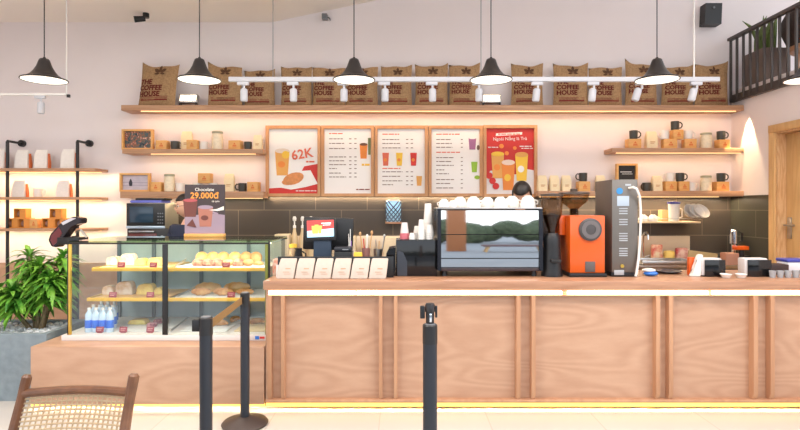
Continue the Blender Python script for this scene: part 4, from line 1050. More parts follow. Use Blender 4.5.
for k, (u, y) in enumerate(((152, 4.62), (158, 4.76))):
    mb = MB(); mb.lathe([(0, 0), (.04, 0), (.045, .012), (.03, .03), (0, .034)], seg=14).tube([(.03*math.cos(a), .03*math.sin(a), .026) for a in [q*.6 for q in range(11)]], .007, 5)
    o = mb.obj('berry_tart', mat('berry_purple', (120, 44, 72), .4, rgb2=(214, 160, 160), scale=30)); o.location = (U(u, y), y, ZD+TZ)
    tag(o, ('purple berry tart in front', 'purple berry tart behind')[k] + ', on the case floor by the centre post', 'pastry', 'berry tarts')
# glasses packed behind: tall clear tumblers between shelves
# water bottles
wb = thing('water_bottle', (0,0,0), 'x', 'bottle')
MB().lathe([(0, 0), (.027, 0), (.03, .006), (.03, .135), (.026, .15), (.012, .17), (.011, .178), (0, .178)], seg=18).obj('bottle_body', mat('bottle_clear', (206, 226, 244), .15), wb)
MB().lathe([(.0305, .035), (.0312, .036), (.0312, .098), (.0305, .099)], seg=18).obj('blue_label', mat('label_blue', (34, 110, 226), .4), wb)
MB().lathe([(0, .1785), (.0135, .1785), (.0135, .197), (0, .198)], seg=14).obj('white_cap', M_white, wb)
P_wb = Proto(wb)
for r_, (y, us) in enumerate(((4.46, (89, 96, 103, 110)), (4.60, (93.5, 100, 106.5, 113)), (4.76, (101.5, 108, 114.5)))):
    for i, u in enumerate(us):
        P_wb((U(u, y), y, ZD+.0005), f'water bottle with blue label, {("front row","middle row","rear row")[r_]}, {("leftmost","second from left","third from left","rightmost")[i if i < len(us)-1 else 3]}', 'blue labelled water bottles')
# tongs
def tongs(u0, v0, y0, u1, v1, y1, label, z=None):
    a, b2 = W(u0, v0, y0), W(u1, v1, y1)
    if z is not None: a.z = z + .012; b2.z = z + .05
    t = thing('tongs', (a.x, a.y, a.z), label, 'tongs', 'steel serving tongs')
    for s in (-.006, .006): MB().tube([Vector((0, s, 0)), (b2-a)*.5 + Vector((0, s*2.4, 0)), (b2-a) + Vector((0, s*.6, 0))], [.008, .005, .006], 8).obj('arm', M_steel, t)
    return t
tongs(178, 298, 4.5, 196, 284, 4.78, 'steel tongs leaning on the tray, middle shelf right of the centre post', ZB+TZ)
tongs(176, 268, 4.5, 186, 258, 4.7, 'steel tongs on the top shelf right of the centre post', ZA+TZ)
tongs(171, 332, 4.45, 188, 318, 4.8, 'steel tongs on the case floor right of the centre post', ZD+.0)

# ------------------------------------------------------------------ on top of the case
TT = GZ1 + .0005
t = thing('price_sign', (U(205, 5.0), 5.0, TT), 'dark drink poster sign standing on the pastry case, reading Chocolate 29.000đ', 'sign')
sw = 40/F*5.0; sh = (235-183)/F*5.0
MB().box(-sw/2, sw/2, -.03, .03, 0, .028, .004).obj('wooden_foot', M_boxw, t)
MB().box(-sw/2, sw/2, -.006, .006, .0282, sh).obj('poster', mat('poster_dark', (66, 54, 58), .5), t)
p = Poster(t, sw, sh-.03, .029, -.006)
M_lil = mat('print_lilac', (158, 138, 158), .6); M_choc = mat('print_choc', (112, 62, 58), .6); M_choc2 = mat('print_choc_light', (172, 112, 100), .6)
p.poly('printed_table', M_lil, [(0, 0), (1, 0), (1, .38), (.6, .42), (0, .34)])
p.cup(.14, .34, .36, .34, M_choc, mat('print_rose', (176, 84, 92), .6)); p.cup(.52, .14, .38, .4, M_choc2, M_lil, M_choc)
p.poly('printed_handle', M_lil, [(.7, .22), (.84, .28), (.84, .42), (.7, .46), (.7, .42), (.79, .39), (.79, .3), (.7, .27)])
p.poly('printed_spoon', M_white, [(.6, .48), (.8, .5), (.98, .56), (.98, .48), (.82, .46)])
p.poly('printed_chunk', M_choc, [(.05, .16), (.3, .12), (.2, .3)])
p.text('title_text', 'Chocolate', .042, MP, .5, .87); p.text('price_text', '29.000đ', .078, mat('print_amber', (246, 160, 70), .5, emit=.0), .5, .72, bold=.0015)
p.text('price_note_text', 'tại quán', .022, MP, .78, .645)
# tilted terminal left of the case
t = thing('payment_terminal', (-3.0, 5.32, .0), 'dark maroon tilted terminal on a stand behind the left corner of the pastry case', 'terminal')
Yt = 5.32
def q2(u, v): return (U(u, Yt)+3.0, V(v, Yt))
MB().cyl((q2(75, 240)[0], 0, 0), (q2(75, 240)[0], 0, q2(75, 236)[1]), .03).obj('stand', M_blackm, t)
MB().lathe([(0, 0), (.17, 0), (.17, .02), (0, .02)], c=(q2(75, 240)[0], 0, 0)).obj('foot', M_blackm, t)
cA = [q2(*a) for a in ((52, 240), (54, 234), (66, 221), (76, 216.5), (84, 218), (84, 223), (74, 226), (66, 238), (60, 247), (55, 246))]
mb = MB().prism(cA, -.06, .06); bmesh.ops.bevel(mb.bm, geom=mb.bm.edges[:], offset=.006, segments=2, affect='EDGES')
mb.obj('terminal_shell', mat('terminal_black', (44, 38, 44), .25), t)
mb = MB().prism([q2(*a) for a in ((54.5, 240), (55.5, 235), (63, 227), (66, 233), (60, 243), (57, 245))], -.066, -.0602); mb.obj('maroon_panel', mat('terminal_maroon', (112, 48, 52), .35), t)
mb = MB().prism([q2(*a) for a in ((65, 222.5), (75, 217.6), (80, 218.2), (67, 225))], -.064, -.0602); mb.obj('bright_edge', M_chrome, t)
MB().tube([(q2(76, 232)[0], 0, q2(76, 232)[1]), (q2(82, 230)[0], -.02, q2(82, 230)[1]), (q2(88, 237)[0], -.02, q2(88, 237)[1])], .012).obj('arm', M_steel, t)
MB().box(q2(62, 0)[0], q2(84, 0)[0], -.08, .08, q2(0, 244)[1], q2(0, 237)[1], .006).obj('printer_body', M_black, t)

# microwave and oven on the rear worktop
t = thing('microwave', (U(146, 6.0), 6.0, 1.331), 'silver microwave with black door standing on the toaster oven', 'microwave')
w = 39/F*6.0; h = (228-202.5)/F*6.0
xa_, xb_ = -w/2, w/2
MB().box(xa_, xb_, 0, .36, .0, h, .006).obj('body', mat('microwave_shell', (196, 190, 170), .35, .6), t)
MB().box(xa_+.004, xb_-.004, -.012, -.0005, .03, h-.004, .004).obj('door_frame', M_black, t)
MB().box(xa_+.04, xa_+w*.7, -.016, -.0125, .065, h-.04, .002).obj('door_window', mat('dark_screen', (46, 66, 84), .12), t)
MB().box(xa_, xb_, -.018, -.0005, 0, .028, .004).obj('silver_strip', mat('silver_strip', (190, 206, 222), .3, .4), t)
for k in range(4):
    for j in range(3): MB().cyl((xb_-.075+.024*j, -.0122, .06+.035*k), (xb_-.075+.024*j, -.016, .06+.035*k), .008, seg=10).obj('button', M_grey, t)
mb = MB(); mb.box(-.17, .17, -.1, .1, 0, .028, .01).box(-.14, .15, -.09, .09, .0285, .05, .008)
o = MB().box(-.19, .16, -.13, .13, 0, .03, .012).obj('blue_towel', mat('towel_blue', (112, 118, 206), .8)); o.location = (U(146, 6.0)+.0, 6.15, 1.331+h+.0005); tag(o, 'folded blue cloth on top of the microwave', 'cloth')
o = MB().box(-.15, .17, -.11, .11, 0, .022, .006).obj('black_tray', M_black); o.location = (U(147, 6.0), 6.15, 1.331+h+.031); tag(o, 'black tray lying on the blue cloth over the microwave', 'tray')
t = thing('toaster_oven', (U(147, 5.97), 5.97, .9355), 'toaster oven with chrome handle underneath the microwave', 'oven')
w = 40/F*5.97; h2 = .394
MB().box(-w/2, w/2+.02, 0, .38, .02, h2, .008).obj('body', M_blackm, t)
MB().box(-w/2+.02, w*.25, -.012, -.0005, .04, h2-.05, .004).obj('oven_glass', mat('oven_glass', (112, 58, 54), .2), t)
MB().cyl((-w/2+.04, -.035, h2-.03), (w*.22, -.035, h2-.03), .010).cyl((-w/2+.06, -.035, h2-.03), (-w/2+.06, .002, h2-.03), .006).cyl((w*.2, -.035, h2-.03), (w*.2, .002, h2-.03), .006).obj('handle', M_chrome, t)
for k in range(3): MB().cyl((w*.38, -.0, .1+.1*k), (w*.38, -.02, .1+.1*k), .018).obj('dial', M_steel, t)
for sx in (-1, 1):
    for sy in (.05, .33): MB().cyl((sx*w*.4, sy, 0), (sx*w*.4, sy, .021), .015).obj('foot', M_black, t)
# ------------------------------------------------------------------ on the counter
CZ = CT + .0005
# six cream pouches leaning in a row along the counter edge
pw = 18.2/F*4.3
cp = thing('coffee_pouch', (0,0,0), 'x', 'pouch')
me = MB(); q = .155; a = pw*.47
vs = [(-a-.012,-.03,0),(a-.012,-.03,0),(a-.012,.03,0),(-a-.012,.03,0),(-a+.004,-.012,q*.7),(a+.002,-.012,q*.7),(a+.002,.036,q*.7),(-a+.004,.036,q*.7),(-a+.014,.022,q),(a+.006,.022,q),(a+.006,.034,q),(-a+.014,.034,q)]
bv = [me.bm.verts.new(v) for v in vs]
for f4 in ((3,2,1,0),(0,1,5,4),(1,2,6,5),(2,3,7,6),(3,0,4,7),(4,5,9,8),(5,6,10,9),(6,7,11,10),(7,4,8,11),(8,9,10,11)): me.bm.faces.new([bv[i] for i in f4])
bmesh.ops.bevel(me.bm, geom=me.bm.edges[:], offset=.004, segments=2, affect='EDGES')
me.obj('bag', mat('cream_pouch', (206, 190, 176), .7, noise=.06, scale=30), cp)
mk = MB(); M3 = Matrix.Rotation(math.atan2(-.018, q*.7), 4, 'X')
for (x0, x1, z0_, z1_) in ((-.01, .03, .07, .078), (-.03, .02, .045, .05), (-.02, .03, .03, .034)): mk.box(x0, x1, -.0315, -.0303, z0_, z1_, 0, M3)
mk.obj('printed_text', mat('pouch_print', (196, 160, 130), .8), cp)
P_cp = Proto(cp)
for i, l in enumerate(('leftmost', 'second from the left', 'third from the left', 'third from the right', 'second from the right', 'rightmost')):
    P_cp((U(288 + 18.2*i, 4.3), 4.27, CZ), f'cream coffee pouch leaning on the counter below the screen, {l} of six', 'cream pouches along the counter')
o = MB().box(-.46, .46, -.012, .012, 0, .165, .003).obj('pouch_rack', M_black); o.location = (U(336, 4.35), 4.335, CZ); tag(o, 'thin black stand board behind the row of cream pouches', 'stand')

def at_counter(u, y, name, label, cat, group=None, rz=0): return thing(name, (U(u, y), y, CZ), label, cat, group, rz)
# payment screen
Y = 4.55
t = at_counter(321, Y, 'payment_screen', 'tilted touchscreen till with a red and blue picture, on a dark blue stand', 'screen')
zb, zt_ = V(240.5, Y)-CZ, V(218.5, Y)-CZ
RX = Matrix.Translation((0, 0, zb)) @ Matrix.Rotation(-.14, 4, 'X') @ Matrix.Rotation(-.04, 4, 'Y') @ Matrix.Translation((0, 0, -zb))
w = 31/F*Y
MB().box(-w/2, w/2, -.02, .012, zb, zt_, .005, RX).obj('bezel', M_black, t)
iw, z0_, z1_ = w/2-.018, zb+.028, zt_-.016
def em(n, c, e=1.0): return mat(n, c, .3, emit=e, spec=.2)
MB().box(-iw, iw, -.0215, -.0205, z0_, z1_, 0, RX).obj('screen_display', em('screen_blue', (168, 214, 236), .75), t)
hh = z1_-z0_
MB().prism([(-iw, z0_+hh*.38), (iw, z0_+hh*.5), (iw, z1_), (-iw, z1_)], -.0225, -.022, 'XZ', RX).obj('screen_red_field', em('screen_red', (206, 74, 70), .7), t)
for k, x in enumerate((-.055, -.03, -.002)): MB().prism([(x-.014, z0_+hh*.2), (x+.010, z0_+hh*.2), (x+.015, z0_+hh*(.68+.06*(k == 1))), (x-.018, z0_+hh*(.68+.06*(k == 1)))], -.0235-.0003*k, -.023-.0003*k, 'XZ', RX).obj('screen_cup', em('screen_yellow', (226, 186, 90), .7), t)
mb = MB(); mb.box(.01, .09, -.0235, -.023, z0_+hh*.78, z0_+hh*.84, 0, RX).box(.02, .085, -.0235, -.023, z0_+hh*.68, z0_+hh*.72, 0, RX); mb.obj('screen_text', em('screen_white', (240, 232, 230), .8), t)
mb = MB(); wb2 = 9.5/F*Y
mb.prism([(-wb2*.85, .02), (wb2*1.15, .02), (wb2, zb+.02), (-wb2*.75, zb+.02)], .0, .05); mb.box(-.09, .1, -.06, .12, 0, .0195, .004)
mb.obj('stand', mat('stand_blue', (52, 66, 84), .4), t)
# rear display behind it
Y = 4.72
t = at_counter(327, Y, 'monitor', 'large black monitor back behind the payment screen', 'monitor')
w = 50/F*Y
MB().box(-w/2, w/2, -.0, .04, V(250, Y)-CZ, V(217.5, Y)-CZ, .01, Matrix.Rotation(.03, 4, 'Y')).obj('back_shell', M_black, t)
MB().box(-.04, .04, .01, .035, .012, V(248, Y)-CZ).obj('neck', M_black, t); MB().box(-.12, .12, -.03, .1, 0, .0118, .004).obj('foot', M_black, t)
# printer
Y = 4.55
t = at_counter(343.5, Y, 'receipt_printer', 'black receipt printer right of the payment screen', 'printer')
w = 17.5/F*Y; h = V(246.5, Y)-CZ
MB().box(-w/2, w/2, -.05, .06, 0, h-.04, .006).obj('body', M_black, t); MB().box(-w/2, w/2, -.052, .06, h-.0395, h, .008).obj('lid', mat('printer_lid', (46, 46, 52), .35), t)
MB().box(-.005, .045, -.054, -.0525, h-.025, h-.018).obj('silver_badge', M_steel, t)
# straws in a cup
def cup_of(u, Y, r, h, m, label, sticks, cat='cup', name='utensil_cup'):
    t = at_counter(u, Y, name, label, cat)
    MB().lathe([(0, 0), (r*.8, 0), (r, h), (r*.93, h), (r*.74, .006), (0, .006)], seg=18).obj('cup', m, t)
    rr = random.Random(label)
    for k, (dx, L, c, rad) in enumerate(sticks):
        MB().tube([(dx*.15*r/.03, .0, .012), (dx, rr.uniform(-.01, .012), L)], rad, 6).obj('utensil', c, t)
        if rad > .005: MB().sph((dx, 0, L), .011, 1, .6, 1.6, 8).obj('utensil_tip', c, t)
    return t
M_wooden = mat('wood_stick', (206, 160, 110), .6); M_lil2 = mat('straw_purple', (150, 110, 190), .5)
cup_of(350, 4.66, .032, .19, mat('clear_cup', (200, 196, 200), .2), 'tall cup of straws behind the receipt printer', [(-.012, .33, M_white, .004), (0, .30, M_white, .004), (.012, .27, M_lil2, .004), (.004, .37, M_white, .004)])
cup_of(366, 4.66, .036, .21, mat('pink_tin', (176, 128, 120), .35, .4), 'pinkish tin of spatulas behind the cream pouches', [(-.05, .33, M_wooden, .006), (.01, .31, M_white, .006), (.05, .34, M_wooden, .006), (-.02, .29, M_red, .005)])
cup_of(378, 4.66, .038, .20, M_steel, 'steel tin of tools left of the black cup box', [(.055, .31, M_steel, .006), (-.02, .28, M_steel, .005), (.01, .27, M_wooden, .005)])
o = MB().box(-.035, .035, -.03, .03, 0, .185, .006).obj('yellow_carton', M_yel); o.location = (U(358, 4.5), 4.5, CZ); tag(o, 'small yellow carton just behind the cream pouches', 'carton')
# clutter behind left part
sb2 = thing('syrup_bottle', (0,0,0), 'x', 'bottle')
MB().lathe([(0, 0), (.035, 0), (.037, .01), (.037, .2), (.02, .25), (.015, .28), (0, .28)]).obj('glass_body', mat('syrup_amber', (214, 190, 150), .2), sb2)
MB().lathe([(0, .2805), (.018, .2805), (.018, .30), (.008, .305), (.008, .335), (.02, .34), (.022, .36), (.012, .375), (0, .376)]).obj('pump', M_white, sb2)
P_sb = Proto(sb2)
for u, l in ((294.5, 'left syrup bottle with cream pump behind the counter'), (302.5, 'middle syrup bottle with cream pump, left of the monitor'), (311, 'right syrup bottle with cream pump, mostly behind the payment screen')):
    P_sb((U(u, 6.2), 6.2, .9355), l, 'syrup bottles on the rear worktop', sc=(1, 1, 1.4))
Y = 4.62
t = at_counter(293, Y, 'yellow_squeeze_jar', 'small jar with bright yellow lid left of the payment screen', 'jar')
MB().lathe([(0, 0), (.03, 0), (.03, .20), (.02, .215), (0, .215)]).obj('jar_body', mat('jar_glass_tan', (190, 160, 120), .3), t); MB().lathe([(0, .2155), (.034, .2155), (.034, .245), (0, .25)]).obj('yellow_lid', M_yel, t)
t = at_counter(298.5, 4.55, 'black_jug', 'small black jug left of the payment screen', 'jug')
MB().lathe([(0, 0), (.035, 0), (.04, .1), (.028, .2), (.032, .215), (0, .215)]).obj('jug_body', M_black, t); MB().tube([(.03, 0, .19), (.06, 0, .17), (.06, 0, .1), (.036, 0, .07)], .006).obj('handle', M_black, t)
t = at_counter(277.5, 4.5, 'snack_box', 'clear box of orange snack bags at the left end of the counter', 'box')
MB().box(-.03, .03, -.05, .05, 0, .13, .004).obj('box_body', mat('orange_snack', (230, 110, 70), .4, rgb2=(236, 214, 196), scale=30), t)
o = MB().cyl((0, 0, 0), (0, 0, .10), .016).obj('glue_stick', M_white); o.location = (U(278.5, 4.35), 4.33, CZ); tag(o, 'white tube standing at the left end of the counter', 'tube')
# cream cartons on rear worktop
for k, (u0, u1, v0, l) in enumerate(((276, 290, 234, 'cream carton on the rear worktop at the left'), (341, 356, 236, 'cream carton behind the receipt printer'), (384, 398, 237, 'cream bag left of the cup box on the rear worktop'))):
    Y = 6.15; o = MB().box(U(u0, Y)-U((u0+u1)/2, Y), U(u1, Y)-U((u0+u1)/2, Y), -.08, .08, 0, V(v0, Y)-.9355, .008).obj('carton', mat('cream_carton', (226, 206, 172), .7, noise=.06, scale=8)); o.location = (U((u0+u1)/2, Y), Y, .9355); tag(o, l, 'carton', 'cartons on the rear worktop')

# mosaic lamp on wall
t = thing('insect_lamp', (U(393.5, 6.4), 6.4, V(223.5, 6.4)), 'glowing blue white lattice lamp hanging on the tiles under the middle boards', 'lamp')
hh = 24/F*6.4; wr = 8.2/F*6.4
MB().lathe([(0, .02), (wr*.9, .02), (wr*.9, hh-.02), (0, hh-.02)], seg=20, sy=.6).obj('glowing_tube', em('uv_glow', (170, 210, 236), .6), t)
MB().lathe([(0, 0), (wr, 0), (wr, .022), (0, .022)], seg=20, sy=.75).obj('base', mat('lamp_copper', (196, 150, 120), .4, .4), t)
MB().lathe([(0, hh-.02), (wr, hh-.02), (wr*.6, hh), (0, hh)], seg=20, sy=.75).obj('top_cap', M_white, t)
mb = MB()
for s in (-1, 1):
    for k in range(7):
        a0 = PI + PI*k/6.0
        mb.tube([(wr*.99*math.cos(a0+s*q*.28), wr*.76*math.sin(a0+s*q*.28), .022 + (hh-.044)*q/8) for q in range(9)], .007, 4)
mb.obj('lattice', mat('lattice_dark', (58, 62, 72), .4), t)
MB().box(-.02, .02, .05, .083, .05, .12).obj('wall_bracket', M_blackm, t)

# black cup box
Y = 4.40
x0, x1 = U(396, Y), U(437, Y); h = V(240, Y)-CZ
t = thing('cup_cabinet', ((x0+x1)/2, Y, CZ), 'black glossy box with paper cups stacked on top', 'box')
w = x1-x0; M_gb = mat('gloss_black', (20, 20, 22), .12)
MB().box(-w/2, w/2, 0, .3, 0, h, .004).obj('box_body', M_gb, t)
MB().prism([(-w/2+.01, 0.004), (-w/2+.09, 0.004), (-w/2+.09, .12), (-w/2+.06, .19), (-w/2+.03, .205), (-w/2+.01, .2)], -.003, -.0005).obj('grey_front_shape', mat('dark_grey_panel', (62, 66, 74), .2), t)  # flat dark grey shape on the box front
Y2 = 4.42
o = MB().prism([(-.04, 0), (.036, 0), (.036, .23), (-.02, .22), (-.04, .18)], 0, .25).obj('black_bin', M_gb); o.location = (U(391, Y2)+.002, Y2, CZ); tag(o, 'lower black bin touching the left side of the cup box', 'bin')
def cups(u, vb_top, y, r, n, label, m, m2=None, base=None, name='cup_stack'):
    z0 = CZ + h + .0005 if base is None else base
    Ht = V(vb_top, y) - z0
    t = thing(name, (U(u, y), y, z0), label, 'cups', 'upturned cup stacks')
    k = n; rim = Ht*.55/max(1, n)
    prof = [(0, 0)]
    for i in range(n):
        zz = i*rim; prof += [(r, zz+.0005), (r+.002, zz+.004), (r, zz+.008), (r*.96, zz+rim*.98)]
    prof += [(r*.7, Ht-.004), (r*.66, Ht), (0, Ht)]
    MB().lathe(prof, seg=20).obj('paper_cups', m, t)
    if m2: MB().lathe([(r+.0035, .002), (r+.0035, Ht*.34), (r+.001, Ht*.36), (r+.001, .002)], seg=20).obj('coloured_band', m2, t)
    return t, z0+Ht
M_cup = mat('paper_cup', (232, 228, 222), .5)
cups(404.5, 222.5, 4.5, .034, 3, 'clear cup stack with red band at the left of the cup box', mat('clear_plastic', (222, 208, 206), .25), mat('pink_band', (206, 110, 120), .5))
cups(412, 233, 4.46, .024, 2, 'tiny cup stack right of the red banded stack', M_cup)
cups(417, 226, 4.58, .03, 4, 'white cup stack behind, left of the tall slim stack', M_cup)
cups(421.5, 219.5, 4.46, .029, 6, 'slim white cup stack in the middle of the box', M_cup)
_, zc_ = cups(429.6, 225, 4.48, .036, 4, 'wide white cup stack at the right of the box', M_cup)
cups(428, 203.5, 4.61, .038, 5, 'tallest cup stack with an orange band at its middle', M_cup, None)
# espresso machine
Y = 4.36
x0, x1 = U(437.5, Y), U(543, Y); w = x1-x0; top = V(210, Y)-CZ
t = thing('espresso_machine', ((x0+x1)/2, Y, CZ), 'wide mirror-finished espresso machine at the centre of the counter', 'espresso machine')
MB().prism([(0.03, .045), (0.045, top), (.5, top-.0), (.5, .045)], -w/2+.03, w/2-.03, 'YZ').obj('body', mat('machine_dark', (58, 48, 50), .35), t)
for s in (-1, 1):
    xx = (-w/2, -w/2+.029) if s < 0 else (w/2-.029, w/2)
    MB().prism([(-.008, .05), (.008, top+.008), (.5, top+.008), (.5, .05)], xx[0], xx[1], 'YZ').obj('side_panel', mat('machine_side', (40, 42, 50), .25, .5), t)
Mm = mat('mirror_steel', (226, 224, 222), .03, 1)
def mpanel(v0, v1, name):
    z0, z1 = V(v1, Y)-CZ, V(v0, Y)-CZ
    P_ = [] ; n = 10
    mb = MB(); outer, inn = [], []
    for i in range(n+1):
        q = i/n; z = z0+(z1-z0)*q
        e = z-.083; y = .012 - .0155*e + .5*.136*e*e; outer.append((y, z)); inn.append((y+.006, z))
    mb.prism(outer + inn[::-1], -w/2+.0305, w/2-.0305, 'YZ'); mb.obj(name, Mm, t)
mpanel(210.5, 234.2, 'upper_mirror_panel'); mpanel(235, 258, 'middle_mirror_panel'); mpanel(259, 267.3, 'lower_mirror_panel')
MB().box(-w/2+.0305, w/2-.0305, .004, .4, .045, V(268, Y)-CZ-.001, .004).obj('drip_base', mat('machine_base', (62, 50, 52), .4), t)
MB().box(-w/2, w/2, .02, .5, top+.0085, top+.02, .003).obj('cup_tray', M_steel, t)
for sx in (-1, 1):
    for sy in (.06, .42): MB().cyl((sx*(w/2-.06), sy, 0), (sx*(w/2-.06), sy, .0455), .022, .018).obj('foot', M_black, t)
wc = thing('espresso_cup', (0,0,0), 'x', 'cup')     # upside down cup
MB().lathe([(.046, 0), (.048, .004), (.045, .03), (.034, .058), (.022, .066), (.022, .072), (0, .072)], seg=20).obj('bowl', M_white, wc)
MB().tube([(.043, 0, .02), (.062, 0, .022), (.064, 0, .038), (.038, 0, .048)], .005).obj('handle', M_white, wc)
P_wc = Proto(wc)
tz = CZ+top+.0205; k = 0
for (u, y, lv, sc_, rz, l) in ((444, 4.41, 0, .95, 2.6, 'front left'), (452.5, 4.5, 0, .8, 3, 'second in front'), (460, 4.60, 0, 1.25, 2.5, 'tall one left, third from the left'), (473.5, 4.46, 0, 1.25, .4, 'tall one fourth from the left'),
                       (487.5, 4.58, 0, 1.22, 2.9, 'with a bluish print in the middle'), (500.5, 4.46, 0, 1.22, .3, 'right of the printed cup'), (512, 4.60, 0, 1.35, .2, 'second from the right'), (528, 4.46, 0, 1.35, .2, 'rightmost, by the worker')):
    P_wc((U(u, y), y, tz), f'upturned white cup on the espresso machine, {l}', 'upturned cups on the espresso machine', rz, (sc_, sc_, sc_))
# black grinder
Y = 4.42
t = at_counter(551.8, Y, 'black_grinder', 'black coffee grinder with smoky hopper between the espresso machine and orange grinder', 'grinder')
s_ = Y/F
prof = [(0, 0), (10.5*s_, 0), (10.5*s_, .02), (9.5*s_, .06), (8.2*s_, V(245, Y)-CZ), (8.4*s_, V(238, Y)-CZ), (6*s_, V(233, Y)-CZ), (0, V(233, Y)-CZ)]
MB().lathe(prof, seg=28).obj('body', M_black, t)
zh = V(233, Y)-CZ
MB().lathe([(4*s_, zh+.0005), (4*s_, zh+.02), (10*s_, V(213, Y)-CZ), (10.8*s_, V(200, Y)-CZ), (10.8*s_, V(196.5, Y)-CZ), (10.4*s_, V(196.5, Y)-CZ), (9.5*s_, V(213, Y)-CZ), (3.4*s_, zh+.02), (3.4*s_, zh+.0005)], seg=28).obj('hopper', M_smoke, t)
MB().lathe([(0, V(196.3, Y)-CZ), (11.2*s_, V(196.3, Y)-CZ), (11.2*s_, V(194, Y)-CZ), (0, V(193, Y)-CZ)], seg=28).obj('hopper_lid', mat('lid_smoke', (74, 60, 50), .3), t)
MB().lathe([(0, zh+.002), (3.2*s_, zh+.002), (3.2*s_, zh+.02), (8.6*s_, V(215, Y)-CZ), (0, V(213, Y)-CZ)], seg=20).obj('coffee_beans', mat('beans', (52, 32, 24), .6, noise=.4, scale=90), t)
MB().box(-.04, .04, -.13, -.08, .12, .145, .004).obj('outlet', M_blackm, t)
# orange grinder
Y = 4.36
t = thing('orange_grinder', (U(587.5, Y), Y, CZ), 'bright orange coffee grinder with round black disc and glass bowl hopper', 'grinder')
w = 35/F*Y; zt_ = V(215.5, Y)-CZ
MB().box(-w/2-.01, w/2+.01, -.02, .36, 0, .03, .006).obj('base_board', M_black, t)
mb = MB().box(-w/2, w/2, 0, .34, .031, zt_, .006); mb.obj('body', M_orange, t)
dz = V(229.5, Y)-CZ; R1 = 11.3/F*Y
MB().lathe([(0, -.028), (R1*.86, -.028), (R1, -.02), (R1, -.0005), (0, -.0005)], c=(.018, 0, dz), seg=36, axis='Y').obj('disc_cover', mat('disc_grey', (74, 70, 70), .4), t)
MB().lathe([(R1*.45, -.031), (R1*.8, -.031), (R1*.8, -.0285), (R1*.45, -.0285), (R1*.45, -.031)], c=(.018, 0, dz), seg=36, axis='Y').obj('disc_ring', mat('disc_ring', (104, 98, 98), .4), t)
MB().box(-.02, .06, -.006, -.0005, V(272, Y)-CZ, V(261.5, Y)-CZ, .002).obj('grey_plate', mat('plate_grey', (96, 88, 86), .4), t)
MB().box(-w/2-.05, -w/2-.0005, .12, .24, V(236, Y)-CZ, zt_-.002, .006).obj('side_chute', M_orange, t)
hx = -.045
MB().lathe([(.03, zt_+.0005), (.036, zt_+.0005), (.036, zt_+.05), (.055, V(207, Y)-CZ), (.108, V(201, Y)-CZ), (.123, V(194, Y)-CZ), (.118, V(194, Y)-CZ), (.104, V(201.5, Y)-CZ), (.05, V(207.5, Y)-CZ), (.03, zt_+.045), (.03, zt_+.0005)], c=(hx, .2, 0), seg=32).obj('glass_hopper', M_smoke, t)
MB().lathe([(0, V(193.6, Y)-CZ), (.126, V(193.6, Y)-CZ), (.124, V(192, Y)-CZ), (.03, V(190.8, Y)-CZ), (.03, V(188, Y)-CZ), (0, V(187.6, Y)-CZ)], c=(hx, .2, 0), seg=32).obj('hopper_lid', mat('lid_smoke', (74, 60, 50)), t)
MB().lathe([(0, zt_+.005), (.027, zt_+.005), (.027, zt_+.05), (.040, V(208.5, Y)-CZ), (0, V(208, Y)-CZ)], c=(hx, .2, 0), seg=20).obj('coffee_beans', mat('beans', (52, 32, 24)), t)
# silver tower
Y = 4.36
t = thing('steel_tower_machine', (U(625, Y), Y, CZ), 'tall silver boxy water boiler with a white hose down its side', 'machine')
w = 26/F*Y; h = V(179.5, Y)-CZ
Mt = mat('tower_steel', (124, 118, 112), .45, .7, noise=.06, scale=10, stretch=(20, 20, 1))
MB().box(-w/2, w/2, 0, .38, .035, h, .005).obj('body', Mt, t)
MB().box(-w/2-.001, w/2+.001, .01, .37, 0.0, .034, .004).obj('base', M_black, t)
Md = mat('vent_light', (178, 182, 186), .5, .3)
def fp(u0, u1, v0, v1, name, m, d=.0035): MB().box(U(u0, Y)-U(625, Y), U(u1, Y)-U(625, Y), -d, -.0005, V(v1, Y)-CZ, V(v0, Y)-CZ, .001).obj(name, m, t)
fp(617, 629, 196, 206, 'spec_label', mat('label_bluegrey', (176, 190, 204), .5)); 
for v in (208, 210.5, 213, 219, 221.5, 224, 233, 235.5, 238, 240, 248, 250.5, 253, 255): fp(619, 627.5, v, v+1.1, 'vent_slot', Md)
fp(625, 631, 184, 186, 'maker_label', Md)
MB().lathe([(0, -.004), (.026, -.004), (.026, -.0005), (0, -.0005)], c=(U(619.5, Y)-U(625, Y), 0, V(191, Y)-CZ), axis='Y').obj('blue_sticker', mat('sticker_blue', (60, 140, 200), .4), t)
MB().lathe([(0, -.01), (.014, -.01), (.014, -.0005), (0, -.0005)], c=(U(622, Y)-U(625, Y), 0, V(266, Y)-CZ), axis='Y').obj('brass_port', M_gold, t)
fp(614, 624, 270, 275, 'lower_plate', Md)
hs = [(629, 188, -.0), (631, 187.5, -.04), (634, 189, -.05), (638, 196, -.03), (640.5, 208, 0), (641, 222, .01), (640, 240, 0), (637.5, 258, -.02), (635, 272, -.03), (634, 278.5, -.03)]
hp = [Vector((U(a, Y)-U(625, Y), c, max(.008, V(b3, Y)-CZ))) for a, b3, c in hs]
MB().tube([q for q in hp], .010, 8).obj('white_hose', M_white, t)
# right counter things
o = thing('sponge_cloth', (U(649, 4.45), 4.42, CZ), 'white and blue cloth beside the foot of the silver tower', 'cloth')
mb = MB(); mb.sph((0, 0, .02), .05, 1.2, .9, .4, 14); mb.obj('blue_cloth', M_blue, o); mb = MB(); mb.sph((-.01, .01, .045), .05, 1.1, .9, .35, 14); mb.obj('white_cloth', M_white, o)
o = thing('dark_dish', (U(668, 4.6), 4.62, CZ), 'flat dark dish right of the blue and white cloth', 'dish')
MB().lathe([(0, 0), (.08, 0), (.12, .02), (.118, .024), (.078, .006), (0, .006)], seg=24).obj('plate', mat('dish_dark', (64, 60, 66), .3), o)
